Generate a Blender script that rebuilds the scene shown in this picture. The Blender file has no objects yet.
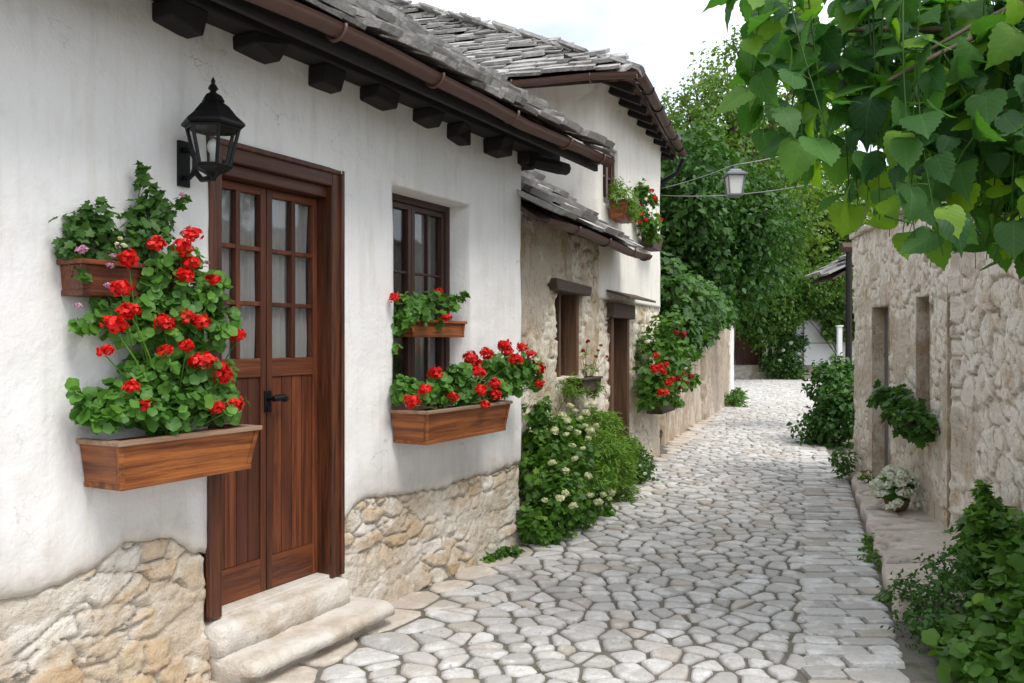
import bpy, math, random
import numpy as np
from mathutils import Vector
R = math.radians
random.seed(7)
RNG = np.random.default_rng(11)
scene = bpy.context.scene
COL = scene.collection

# ------------------------------------------------------------------ camera, world, sun, exposure
cam = bpy.data.cameras.new('camera'); cam_o = bpy.data.objects.new('camera', cam); COL.objects.link(cam_o)
cam.sensor_width = 36; cam.lens = 29.99; cam.clip_start = .05; cam.clip_end = 3000
cam_o.location = (0, 0, 1.56); cam_o.rotation_euler = (R(90), 0, 0)
scene.camera = cam_o

SUN_EL, SUN_AZ = 56, 40          # azimuth measured clockwise from straight behind the camera's right shoulder
world = bpy.data.worlds.new('World'); scene.world = world; world.use_nodes = True
wt = world.node_tree; wt.nodes.clear()
wo = wt.nodes.new('ShaderNodeOutputWorld'); bg = wt.nodes.new('ShaderNodeBackground')
sky = wt.nodes.new('ShaderNodeTexSky'); sky.sky_type = 'NISHITA'; sky.sun_disc = False
sky.sun_elevation = R(SUN_EL); sky.sun_rotation = R(140); sky.air_density = 1.0; sky.dust_density = 2.0
tc = wt.nodes.new('ShaderNodeTexCoord'); mp = wt.nodes.new('ShaderNodeMapping'); mp.inputs['Scale'].default_value = (1.3, 1.3, 4)
cl = wt.nodes.new('ShaderNodeTexNoise'); cl.inputs['Scale'].default_value = 2.2; cl.inputs['Detail'].default_value = 7; cl.inputs['Roughness'].default_value = .55
cr = wt.nodes.new('ShaderNodeValToRGB'); cr.color_ramp.elements[0].position = .3; cr.color_ramp.elements[0].color = (.42, .42, .42, 1)
cr.color_ramp.elements[1].position = .62; cr.color_ramp.elements[1].color = (1, 1, 1, 1)
mx = wt.nodes.new('ShaderNodeMix'); mx.data_type = 'RGBA'
wt.links.new(tc.outputs['Generated'], mp.inputs['Vector']); wt.links.new(mp.outputs['Vector'], cl.inputs['Vector'])
wt.links.new(cl.outputs['Fac'], cr.inputs['Fac']); wt.links.new(cr.outputs['Color'], mx.inputs['Factor'])
wt.links.new(sky.outputs['Color'], mx.inputs['A']); mx.inputs['B'].default_value = (9.3, 9.8, 10.6, 1)   # overcast cloud layer
wt.links.new(mx.outputs['Result'], bg.inputs['Color']); bg.inputs['Strength'].default_value = .09
wt.links.new(bg.outputs['Background'], wo.inputs['Surface'])

sun = bpy.data.lights.new('sun', 'SUN'); sun.energy = 1.4; sun.angle = R(22); sun.color = (1, .96, .9)
sun_o = bpy.data.objects.new('sun', sun); COL.objects.link(sun_o)
# light comes from behind-right of the camera
sdir = Vector((math.sin(R(140)) * math.cos(R(SUN_EL)), math.cos(R(140)) * math.cos(R(SUN_EL)), math.sin(R(SUN_EL))))
sun_o.rotation_euler = sdir.to_track_quat('Z', 'Y').to_euler()

vs = scene.view_settings; vs.view_transform = 'Standard'; vs.look = 'None'; vs.gamma = 1; vs.use_curve_mapping = False
vs.exposure = .95

# ------------------------------------------------------------------ numpy noise
def _h(ix, iy, iz, s):
    n = (ix.astype(np.int64) * 374761393 + iy.astype(np.int64) * 668265263 + iz.astype(np.int64) * 2147483647 + s * 974711) & 0xffffffff
    n = ((n ^ (n >> 13)) * 1274126177) & 0xffffffff
    n = ((n ^ (n >> 16)) * 2246822519) & 0xffffffff
    n = n ^ (n >> 15)
    return (n & 0xffffff) / float(0xffffff)
def vn(x, y, z=0., s=0):
    x = np.asarray(x, float); y = np.asarray(y, float) + 0 * x; z = np.asarray(z, float) + 0 * x
    ix, iy, iz = np.floor(x), np.floor(y), np.floor(z)
    fx, fy, fz = x - ix, y - iy, z - iz
    fx, fy, fz = [f * f * (3 - 2 * f) for f in (fx, fy, fz)]
    r = 0
    for a in (0, 1):
        for b in (0, 1):
            for c in (0, 1):
                w = (fx if a else 1 - fx) * (fy if b else 1 - fy) * (fz if c else 1 - fz)
                r = r + w * _h(ix + a, iy + b, iz + c, s)
    return r
def fbm(x, y, z=0., s=0, o=4):
    r = 0; a = .5; t = 0
    for k in range(o):
        r = r + a * vn(np.asarray(x) * 2 ** k, np.asarray(y) * 2 ** k, np.asarray(z) * 2 ** k, s + k); t += a; a *= .5
    return r / t
def cells(x, y, s=0, jit=.9):
    ix, iy = np.floor(x), np.floor(y)
    d1 = np.full(x.shape, 9.); d2 = np.full(x.shape, 9.); idr = np.zeros(x.shape); lx = np.zeros(x.shape); ly = np.zeros(x.shape)
    for a in (-1, 0, 1):
        for b in (-1, 0, 1):
            cx, cy = ix + a, iy + b; z = 0 * cx
            px = cx + .5 + jit * (_h(cx, cy, z, s) - .5); py = cy + .5 + jit * (_h(cx, cy, z + 1, s) - .5)
            d = np.hypot(x - px, y - py)
            cl_ = d < d1
            d2 = np.where(cl_, d1, np.minimum(d2, d)); idr = np.where(cl_, _h(cx, cy, z + 2, s), idr); lx = np.where(cl_, x - px, lx); ly = np.where(cl_, y - py, ly); d1 = np.where(cl_, d, d1)
    cells.local = (lx, ly)
    return d1, d2, idr
def sst(a, b, x):
    t = np.clip((x - a) / (b - a), 0, 1); return t * t * (3 - 2 * t)

# ------------------------------------------------------------------ materials
MATS = {}
def nodes(name):
    m = bpy.data.materials.new(name); m.use_nodes = True; t = m.node_tree; t.nodes.clear()
    o = t.nodes.new('ShaderNodeOutputMaterial'); p = t.nodes.new('ShaderNodeBsdfPrincipled'); t.links.new(p.outputs[0], o.inputs[0])
    MATS[name] = m
    return m, t, p, o
def N(t, typ, **kw):
    n = t.nodes.new('ShaderNode' + typ)
    for k, v in kw.items():
        if k.startswith('i_'): n.inputs[k[2:].replace('_', ' ')].default_value = v
        else: setattr(n, k, v)
    return n
def coords(t, scale=(1, 1, 1), rot=(0, 0, 0)):
    c = N(t, 'TexCoord'); m = N(t, 'Mapping'); m.inputs['Scale'].default_value = scale; m.inputs['Rotation'].default_value = rot
    t.links.new(c.outputs['Object'], m.inputs['Vector']); return m.outputs['Vector']
def noise(t, vec, sc, det=5, rough=.55, out='Fac'):
    n = N(t, 'TexNoise'); n.inputs['Scale'].default_value = sc; n.inputs['Detail'].default_value = det; n.inputs['Roughness'].default_value = rough
    t.links.new(vec, n.inputs['Vector']); return n.outputs[out]
def ramp(t, src, stops):
    r = N(t, 'ValToRGB'); e = r.color_ramp.elements
    e[0].position, e[0].color = stops[0][0], (*stops[0][1], 1)
    e[1].position, e[1].color = stops[-1][0], (*stops[-1][1], 1)
    for p, c in stops[1:-1]:
        q = e.new(p); q.color = (*c, 1)
    t.links.new(src, r.inputs['Fac']); return r.outputs['Color']
def mix(t, fac, a, b, mode='MIX'):
    m = N(t, 'Mix', data_type='RGBA', blend_type=mode)
    for k, v in (('Factor', fac), ('A', a), ('B', b)):
        if hasattr(v, 'links'): t.links.new(v, m.inputs[k])
        elif isinstance(v, tuple): m.inputs[k].default_value = (*v, 1)
        else: m.inputs[k].default_value = v
    return m.outputs['Result']
def mth(t, op, a, b=None, clamp=False):
    m = N(t, 'Math', operation=op, use_clamp=clamp)
    for i, v in enumerate((a, b)):
        if v is None: continue
        if hasattr(v, 'links'): t.links.new(v, m.inputs[i])
        else: m.inputs[i].default_value = v
    return m.outputs[0]
def attr(t, name):
    return N(t, 'Attribute', attribute_name=name).outputs['Fac']
def bump(t, p, h, dist, strength=1.0):
    b = N(t, 'Bump'); b.inputs['Distance'].default_value = dist; b.inputs['Strength'].default_value = strength
    t.links.new(h, b.inputs['Height']); t.links.new(b.outputs[0], p.inputs['Normal'])
def g3(v): return (v, v, v)

def mat_plaster(name, base, dirt, amt=.35):
    m, t, p, o = nodes(name); v = coords(t)
    n1 = noise(t, v, 1.3, 6, .6); n2 = noise(t, v, 9, 6, .6); n3 = noise(t, v, 45, 5, .6)
    v2 = coords(t, (6, 6, .7)); streak = noise(t, v2, 2.5, 5, .6)
    c = mix(t, ramp(t, n1, [(.42, g3(0)), (.75, g3(1))]), base, tuple(b * .93 for b in base))
    f = mth(t, 'MULTIPLY', ramp(t, streak, [(.5, g3(0)), (.8, g3(1))]), amt)
    c = mix(t, f, c, dirt)
    f2 = mth(t, 'MULTIPLY', ramp(t, n2, [(.58, g3(0)), (.78, g3(1))]), amt * .6)
    c = mix(t, f2, c, dirt)
    crk = N(t, 'TexVoronoi', feature='DISTANCE_TO_EDGE'); crk.inputs['Scale'].default_value = 1.1
    wv = N(t, 'VectorMath', operation='ADD'); nz = N(t, 'TexNoise'); nz.inputs['Scale'].default_value = 3; nz.inputs['Detail'].default_value = 6
    t.links.new(v, nz.inputs['Vector']); t.links.new(v, wv.inputs[0]); t.links.new(nz.outputs['Color'], wv.inputs[1]); t.links.new(wv.outputs[0], crk.inputs['Vector'])
    ck = mth(t, 'MULTIPLY', mth(t, 'LESS_THAN', crk.outputs['Distance'], .0035), ramp(t, n1, [(.50, g3(0)), (.60, g3(.55))]))
    c = mix(t, ck, c, tuple(d * .5 for d in dirt))
    # worn grime carried by the wall itself just above its base
    t.links.new(mix(t, mth(t, 'MULTIPLY', attr(t, 'mort'), mth(t, 'MULTIPLY', n2, 1.5), True), c, tuple(d * .8 for d in dirt)), p.inputs['Base Color'])
    p.inputs['Roughness'].default_value = .92
    h = mth(t, 'ADD', mth(t, 'MULTIPLY', n2, 1.0), mth(t, 'MULTIPLY', n3, .35)); bump(t, p, h, .02, .40)
    return m
def mat_rubble(name, a, b, mortar, stain, wash=None, washamt=.0, bstr=.8):
    m, t, p, o = nodes(name); v = coords(t)
    tone = attr(t, 'tone'); mo = attr(t, 'mort')
    n1 = noise(t, v, 5, 7, .65); n2 = noise(t, v, 22, 6, .65); n3 = noise(t, v, 1.6, 5, .6); n4 = noise(t, v, 80, 4, .6)
    c = mix(t, tone, a, b)
    c = mix(t, ramp(t, n2, [(.35, g3(0)), (.75, g3(.75))]), c, stain)
    c = mix(t, mth(t, 'MULTIPLY', ramp(t, n1, [(.52, g3(0)), (.62, g3(1))]), .5), c, tuple(x * 1.25 for x in a))
    if wash:
        w = ramp(t, mth(t, 'ADD', mth(t, 'MULTIPLY', n3, .6), mth(t, 'MULTIPLY', n1, .45)), [(.55 - washamt * .2, g3(0)), (.62 - washamt * .15, g3(1))])
        c = mix(t, mth(t, 'MULTIPLY', w, .9), c, wash)
    mm = mth(t, 'MULTIPLY', mo, .85)  # mortar colour, strengthened so the joints also carry painted occlusion shade
    c = mix(t, mm, c, mix(t, n2, mortar, tuple(x * .7 for x in mortar)))
    c = mix(t, mth(t, 'MULTIPLY', ramp(t, n3, [(.5, g3(0)), (.8, g3(1))]), .3), c, stain)
    if name in ('rubble_c', 'rubble_d', 'old_render'):
        vd = noise(t, coords(t, (16, 16, 4.5)), 1.5, 5, .65); vd2 = noise(t, coords(t, (40, 40, 9)), 1.2, 3, .6)
        c = mix(t, ramp(t, vd, [(.56, g3(0)), (.66, g3(.75))]), c, stain)
        c = mix(t, ramp(t, vd2, [(.62, g3(0)), (.68, g3(.7))]), c, tuple(x * .6 for x in stain))
    if name == 'rubble_a':
        c = mix(t, mth(t, 'MULTIPLY', ramp(t, tone, [(.62, g3(0)), (.75, g3(1))]), mth(t, 'SUBTRACT', .55, mo, True)), c, (.50, .33, .17))
        c = mix(t, mth(t, 'MULTIPLY', ramp(t, n1, [(.60, g3(0)), (.68, g3(.8))]), 1.), c, (.76, .72, .65))
    if name == 'ground': c = mix(t, ramp(t, n1, [(.50, g3(0)), (.62, g3(.8))]), c, (.075, .095, .035))
    pits = ramp(t, n2, [(.28, g3(.45)), (.38, g3(1))])
    c = mix(t, 1.0, c, pits, 'MULTIPLY')
    if name == 'cobble': c = mix(t, ramp(t, mth(t, 'FRACT', mth(t, 'MULTIPLY', tone, 7.3)), [(.84, g3(0)), (.97, g3(.4))]), c, (.50, .40, .28))
    t.links.new(c, p.inputs['Base Color']); p.inputs['Roughness'].default_value = .93
    h = mth(t, 'ADD', mth(t, 'MULTIPLY', n2, 1.), mth(t, 'MULTIPLY', n4, .4)); bump(t, p, h, .025, bstr)
    return m
def mat_wood(name, dark, light, ang=0, axis='u', rough=.5, ring=.5, tone_amt=.25):
    m, t, p, o = nodes(name)
    sc = {'u': (1.2, 22, 22), 'z': (22, 22, 1.2), 'v': (22, 1.2, 22)}[axis]
    c0 = N(t, 'TexCoord'); m1 = N(t, 'Mapping'); m1.inputs['Rotation'].default_value = (0, 0, -ang)
    m2 = N(t, 'Mapping'); m2.inputs['Scale'].default_value = sc
    t.links.new(c0.outputs['Object'], m1.inputs['Vector']); t.links.new(m1.outputs[0], m2.inputs['Vector'])
    g = noise(t, m2.outputs[0], 1.6, 7, .68); g2 = noise(t, m1.outputs[0], 2.5, 3, .5); g3_ = noise(t, m2.outputs[0], 7, 4, .6)
    c = mix(t, ramp(t, g, [(.38, g3(0)), (.60, g3(1))]), dark, light)
    c = mix(t, mth(t, 'MULTIPLY', g2, .45), c, dark)
    if 'planter' in name:
        kn = N(t, 'TexVoronoi'); kn.inputs['Scale'].default_value = 5.5; t.links.new(m1.outputs[0], kn.inputs['Vector'])
        c = mix(t, ramp(t, kn.outputs['Distance'], [(.06, g3(.9)), (.16, g3(0))]), c, tuple(x * .5 for x in dark))
    c = mix(t, mth(t, 'MULTIPLY', attr(t, 'tone'), tone_amt), c, tuple(x * .45 for x in dark))
    c = mix(t, ramp(t, g3_, [(.62, g3(0)), (.75, g3(.5))]), c, tuple(x * .35 for x in dark))
    t.links.new(c, p.inputs['Base Color'])
    t.links.new(ramp(t, g, [(.2, g3(rough - .12)), (.8, g3(rough + .12))]), p.inputs['Roughness'])
    bump(t, p, mth(t, 'ADD', g, mth(t, 'MULTIPLY', g3_, .5)), .006, .6)
    return m
def mat_leaf(name, c1, c2, c3=None, trans=.35, rough=.5, veins=False):
    m, t, p, o = nodes(name)
    if not name.startswith('petal'): c1, c2, c3 = [tuple(x * k for x, k in zip(q, (1.5, 1.28, .95))) if q else None for q in (c1, c2, c3)]
    tone = attr(t, 'tone')
    stops = [(0, c1), (.72, c2)] + ([(1, c3)] if c3 else [(1, c2)])
    c = ramp(t, tone, stops)
    v = coords(t); n = noise(t, v, 35, 2, .5)
    c = mix(t, mth(t, 'MULTIPLY', n, .3), c, tuple(x * .6 for x in c1))
    if veins:
        uv = N(t, 'UVMap'); sx = N(t, 'SeparateXYZ'); t.links.new(uv.outputs[0], sx.inputs[0])
        ax = mth(t, 'ABSOLUTE', sx.outputs[0])
        mid = mth(t, 'LESS_THAN', ax, .018)
        fr = mth(t, 'FRACT', mth(t, 'MULTIPLY', mth(t, 'SUBTRACT', sx.outputs[1], mth(t, 'MULTIPLY', ax, .95)), 5.5))
        sv = mth(t, 'LESS_THAN', fr, .09)
        vv = mth(t, 'MAXIMUM', mid, sv)
        c = mix(t, mth(t, 'MULTIPLY', vv, .12), c, tuple(min(1, x * 2.2) for x in c2))
        hgt = mth(t, 'ABSOLUTE', mth(t, 'SUBTRACT', fr, .5)); bump(t, p, hgt, -.0015, .5)
    t.links.new(c, p.inputs['Base Color']); p.inputs['Roughness'].default_value = rough
    p.inputs['Specular IOR Level'].default_value = .35
    tr = N(t, 'BsdfTranslucent'); ms = N(t, 'MixShader'); ms.inputs[0].default_value = trans
    t.links.new(mix(t, 1.0, c, (1.5, 1.7, .6), 'MULTIPLY'), tr.inputs['Color'])
    t.links.new(p.outputs[0], ms.inputs[1]); t.links.new(tr.outputs[0], ms.inputs[2]); t.links.new(ms.outputs[0], o.inputs[0])
    return m
def mat_simple(name, c, rough=.6, metal=0, var=.3, sc=12, bmp=.3):
    m, t, p, o = nodes(name); v = coords(t); n = noise(t, v, sc, 6, .6)
    t.links.new(mix(t, n, tuple(x * (1 + var) for x in c), tuple(x * (1 - var) for x in c)), p.inputs['Base Color'])
    p.inputs['Roughness'].default_value = rough; p.inputs['Metallic'].default_value = metal
    bump(t, p, n, .006, bmp); return m
def mat_glass(name, tint=(.94, .95, .95)):
    m, t, p, o = nodes(name)
    gl = N(t, 'BsdfGlossy'); gl.inputs['Roughness'].default_value = .04
    tr = N(t, 'BsdfTransparent'); tr.inputs[0].default_value = (*tint, 1)
    fr = N(t, 'LayerWeight'); fr.inputs['Blend'].default_value = .5
    n = noise(t, coords(t), 3, 2, .5); b = N(t, 'Bump'); b.inputs['Distance'].default_value = .02; b.inputs['Strength'].default_value = .25
    t.links.new(n, b.inputs['Height']); t.links.new(b.outputs[0], gl.inputs['Normal'])
    ms = N(t, 'MixShader'); t.links.new(mth(t, 'ADD', mth(t, 'MULTIPLY', mth(t, 'POWER', fr.outputs['Facing'], 3.), .36), .05), ms.inputs[0]); t.links.new(tr.outputs[0], ms.inputs[1]); t.links.new(gl.outputs[0], ms.inputs[2])
    t.links.new(ms.outputs[0], o.inputs[0]); return m

AA = math.atan2(.879, .477); AC = math.atan2(.921, .3895)
M = MATS
mat_plaster('plaster_a', (.81, .795, .775), (.56, .50, .42), .45)
mat_plaster('plaster_b', (.82, .78, .70), (.56, .46, .32), .5)
mat_rubble('rubble_a', (.66, .56, .43), (.54, .42, .28), (.58, .50, .40), (.38, .28, .18), (.72, .68, .61), .5)
mat_rubble('rubble_c', (.74, .63, .46), (.54, .41, .26), (.36, .27, .17), (.42, .27, .13), (.82, .77, .66), .6)
mat_rubble('rubble_d', (.84, .73, .58), (.64, .49, .35), (.48, .36, .25), (.46, .29, .16), (.88, .83, .74), .75)
mat_rubble('old_render', (.52, .42, .31), (.38, .29, .20), (.38, .29, .2), (.34, .23, .14), (.62, .55, .45), .4)
mat_rubble('cobble', (.74, .73, .71), (.42, .41, .395), (.18, .165, .14), (.50, .45, .38), None, 0, .8)
mat_rubble('slab', (.68, .62, .54), (.54, .47, .40), (.30, .26, .21), (.46, .38, .29), None, 0, .7)
mat_rubble('step', (.60, .54, .46), (.55, .48, .40), (.4, .35, .28), (.42, .32, .22), (.66, .62, .56), .4, .6)
mat_rubble('slate', (.54, .52, .49), (.18, .17, .16), (.10, .095, .09), (.26, .245, .23), None, 0, .8)
mat_rubble('ground', (.25, .225, .19), (.18, .16, .135), (.2, .17, .13), (.15, .13, .10), None, 0, 1.)
mat_wood('wood_door', (.07, .017, .006), (.23, .062, .017), AA, 'z', .5, tone_amt=.75)
mat_wood('wood_door_h', (.07, .018, .006), (.22, .060, .017), AA, 'u', .48)
mat_wood('wood_frame', (.035, .011, .005), (.15, .045, .015), AA, 'z', .42)
mat_wood('wood_frame_h', (.045, .014, .007), (.11, .034, .014), AA, 'u', .42)
mat_wood('wood_planter', (.13, .030, .006), (.50, .165, .034), AA, 'u', .55, tone_amt=.4)
mat_wood('wood_planter_end', (.13, .030, .006), (.50, .165, .034), AA, 'v', .55, tone_amt=.4)
mat_wood('wood_rim', (.22, .12, .07), (.38, .25, .17), AA, 'u', .6)
mat_wood('wood_window', (.035, .012, .007), (.075, .027, .013), AA, 'z', .45)
mat_wood('wood_old', (.045, .028, .018), (.13, .085, .055), AC, 'u', .75)
mat_wood('wood_old_z', (.08, .04, .022), (.20, .10, .05), AC, 'z', .75)
mat_wood('wood_black', (.006, .005, .005), (.022, .016, .013), AA, 'u', .8)
mat_wood('wood_soffit', (.05, .025, .017), (.12, .06, .038), AA, 'v', .75)
mat_simple('gutter', (.115, .062, .05), .5, .25, .25, 9)
mat_simple('iron', (.012, .012, .013), .45, .6, .4, 40)
mat_simple('soil', (.03, .02, .013), .95)
mat_simple('white_paint', (.74, .74, .74), .6, 0, .08)
mat_simple('curtain', (.30, .29, .28), .9, 0, .1, 5)
mat_simple('lamp_glass', (.62, .62, .58), .35, 0, .05)
mat_simple('cable', (.30, .30, .30), .6)
mat_simple('terracotta', (.13, .09, .06), .8)
mat_simple('grey_paint', (.16, .17, .18), .5, .3)
mat_simple('interior_shade', (.02, .018, .016), .9)  # near-black colour standing in for the shade of unlit rooms
mat_simple('bark', (.10, .075, .05), .95, 0, .4, 20, 1.0)
mat_glass('glass')
mat_leaf('leaf_geranium', (.028, .10, .018), (.075, .21, .035), (.12, .28, .05), .25)
mat_leaf('leaf_vine', (.018, .062, .014), (.05, .14, .028), (.10, .22, .04), .3)
mat_leaf('leaf_bush', (.028, .09, .017), (.08, .20, .03), (.15, .28, .05), .3)
mat_leaf('leaf_feather', (.07, .16, .03), (.14, .29, .05), (.15, .28, .06), .3)
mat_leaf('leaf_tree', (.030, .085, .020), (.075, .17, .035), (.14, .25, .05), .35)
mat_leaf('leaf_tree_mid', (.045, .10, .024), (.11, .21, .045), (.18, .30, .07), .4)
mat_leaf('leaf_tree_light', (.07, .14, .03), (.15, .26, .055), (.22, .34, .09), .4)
mat_leaf('leaf_dark', (.016, .058, .014), (.045, .13, .028), (.06, .15, .03), .25)
mat_leaf('leaf_big', (.020, .075, .034), (.055, .165, .034), (.17, .34, .022), .5, .52, True)
mat_leaf('petal_red', (.50, .003, .003), (.80, .012, .008), (.85, .03, .015), .2)
mat_leaf('petal_dark', (.22, .003, .012), (.42, .008, .03), (.5, .02, .05), .2)
mat_leaf('petal_orange', (.65, .03, .01), (.8, .07, .02), (.85, .1, .04), .2)
mat_leaf('petal_white', (.66, .66, .60), (.80, .80, .76), (.85, .85, .82), .2)
mat_leaf('petal_cream', (.60, .60, .36), (.74, .74, .52), (.8, .8, .65), .2)
mat_leaf('petal_pink', (.45, .16, .32), (.62, .34, .50), (.75, .6, .72), .2)

# ------------------------------------------------------------------ object helpers
ROOT = {}
def tag(o, label=None, cat=None, group=None, kind=None):
    if label: o['label'] = label
    if cat: o['category'] = cat
    if group: o['group'] = group
    if kind: o['kind'] = kind
    return o
def thing(name, label, cat, loc, group=None):
    o = bpy.data.objects.new(name, None); COL.objects.link(o); o.location = loc; o.empty_display_size = .1
    ROOT[o.name] = Vector(loc); return tag(o, label, cat, group)
def origin_of(parent):
    p = parent
    while p.parent: p = p.parent
    return ROOT.get(p.name, Vector((0, 0, 0)))
def link(name, me, parent=None, loc=None):
    o = bpy.data.objects.new(name, me); COL.objects.link(o)
    if parent: o.parent = parent
    if loc is not None: o.location = loc
    return o
def np_mesh(name, V, sizes, idx, tone=None, mort=None, uv=None, mat=None, smooth=False, parent=None, loc=None):
    me = bpy.data.meshes.new(name); V = np.asarray(V, float)
    if parent is not None: V = V - np.array(origin_of(parent))
    elif loc is not None: V = V - np.array(loc)
    me.vertices.add(len(V)); me.vertices.foreach_set('co', V.ravel())
    me.loops.add(len(idx)); me.loops.foreach_set('vertex_index', np.asarray(idx, np.int32))
    st = np.concatenate([[0], np.cumsum(sizes)[:-1]]).astype(np.int32)
    me.polygons.add(len(sizes)); me.polygons.foreach_set('loop_start', st)
    if smooth: me.polygons.foreach_set('use_smooth', np.ones(len(sizes), bool))
    me.update(calc_edges=True)
    for nm, a in (('tone', tone), ('mort', mort)):
        if a is not None:
            at = me.attributes.new(nm, 'FLOAT', 'POINT'); at.data.foreach_set('value', np.asarray(a, np.float32))
    if uv is not None:
        ul = me.uv_layers.new(name='UVMap'); ul.data.foreach_set('uv', np.asarray(uv, np.float32)[np.asarray(idx)].ravel())
    if mat:
        for q in (mat if isinstance(mat, list) else [mat]): me.materials.append(M[q])
    me.validate()
    if parent is not None: return link(name, me, parent)
    return link(name, me, None, loc if loc is not None else (0, 0, 0))

class MB:
    def __init__(s): s.v = []; s.f = []; s.t = []
    def add(s, vs_, fs, tone=None):
        b = len(s.v); tn = random.random() if tone is None else tone
        s.v += [tuple(p) for p in vs_]; s.t += [tn] * len(vs_); s.f += [tuple(b + i for i in f) for f in fs]
    def hexa(s, c, tone=None):      # 8 corners: bottom 4 ccw, top 4
        s.add(c, [(3, 2, 1, 0), (4, 5, 6, 7), (0, 1, 5, 4), (1, 2, 6, 5), (2, 3, 7, 6), (3, 0, 4, 7)], tone)
    def box(s, F, u0, u1, o0, o1, z0, z1, tone=None):
        s.hexa([F.at(u0, o1, z0), F.at(u1, o1, z0), F.at(u1, o0, z0), F.at(u0, o0, z0),
                F.at(u0, o1, z1), F.at(u1, o1, z1), F.at(u1, o0, z1), F.at(u0, o0, z1)], tone)
    def tube(s, pts, rad, n=8, tone=None, cap=True):
        pts = [Vector(p) for p in pts]
        if not hasattr(rad, '__len__'): rad = [rad] * len(pts)
        vs_ = []; fs = []
        d0 = (pts[1] - pts[0]).normalized(); ref = Vector((0, 0, 1)) if abs(d0.z) < .9 else Vector((1, 0, 0))
        a = d0.cross(ref).normalized()
        for i, p in enumerate(pts):
            d = (pts[min(i + 1, len(pts) - 1)] - pts[max(i - 1, 0)])
            if d.length < 1e-9: d = d0
            d = d.normalized(); a = (a - d * a.dot(d)).normalized(); b = d.cross(a)
            for k in range(n):
                th = 2 * math.pi * k / n; vs_.append(p + (a * math.cos(th) + b * math.sin(th)) * rad[i])
        for i in range(len(pts) - 1):
            for k in range(n):
                k2 = (k + 1) % n; fs.append((i * n + k, i * n + k2, (i + 1) * n + k2, (i + 1) * n + k))
        if cap: fs.append(tuple(range(n - 1, -1, -1))); fs.append(tuple((len(pts) - 1) * n + k for k in range(n)))
        s.add(vs_, fs, tone)
    def lathe(s, c, prof, n=12, tone=None):   # prof: list of (r,z)
        vs_ = []; fs = []
        for r, z in prof:
            for k in range(n):
                th = 2 * math.pi * (k + .5) / n; vs_.append((c[0] + r * math.cos(th), c[1] + r * math.sin(th), c[2] + z))
        for i in range(len(prof) - 1):
            for k in range(n):
                k2 = (k + 1) % n; fs.append((i * n + k, i * n + k2, (i + 1) * n + k2, (i + 1) * n + k))
        fs.append(tuple(range(n - 1, -1, -1))); fs.append(tuple((len(prof) - 1) * n + k for k in range(n)))
        s.add(vs_, fs, tone)
    def build(s, name, mat, parent=None, smooth=False, bevel=0, loc=None):
        me = bpy.data.meshes.new(name)
        org = np.array(origin_of(parent)) if parent is not None else np.array(loc if loc is not None else (0, 0, 0))
        me.from_pydata([tuple(np.array(p) - org) for p in s.v], [], s.f)
        at = me.attributes.new('tone', 'FLOAT', 'POINT'); at.data.foreach_set('value', np.array(s.t, np.float32))
        me.materials.append(M[mat])
        if smooth: me.polygons.foreach_set('use_smooth', [True] * len(me.polygons))
        me.update()
        o = link(name, me, parent, None if parent is not None else tuple(org))
        if bevel:
            b = o.modifiers.new('bevel', 'BEVEL'); b.width = bevel; b.segments = 2; b.limit_method = 'ANGLE'; b.angle_limit = R(40)
        return o

class Frame:
    def __init__(s, x, y, ux, uy):
        l = math.hypot(ux, uy); s.O = (x, y); s.U = (ux / l, uy / l); s.Nn = (uy / l, -ux / l)     # out = towards the street for left-hand walls
    def at(s, u, o, z): return (s.O[0] + s.U[0] * u + s.Nn[0] * o, s.O[1] + s.U[1] * u + s.Nn[1] * o, z)
    def atv(s, u, o, z): return np.stack([s.O[0] + s.U[0] * u + s.Nn[0] * o, s.O[1] + s.U[1] * u + s.Nn[1] * o, z + 0 * u], -1)
    def u_of(s, px, o):     # u where a sight line at slope px crosses the plane at distance o
        k = (px - 512) / 853.
        x0 = s.O[0] + s.Nn[0] * o; y0 = s.O[1] + s.Nn[1] * o
        return (k * y0 - x0) / (s.U[0] - k * s.U[1])
    def P(s, px, py, o):
        u = s.u_of(px, o); p = s.at(u, o, 0); return (p[0], p[1], 1.56 - (py - 341) / 853. * p[1])
FA = Frame(-1.394, 3.90, .477, .879)
FC = Frame(.08, 7.0, .3895, .921)
class FrameR(Frame):            # right-hand wall: u runs away from the camera, out = towards the street (left)
    def __init__(s, x, y, ux, uy):
        super().__init__(x, y, ux, uy); s.Nn = (-s.Nn[0], -s.Nn[1])
FD = FrameR(3.37, 6.57, .1625, 1.0)

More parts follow.
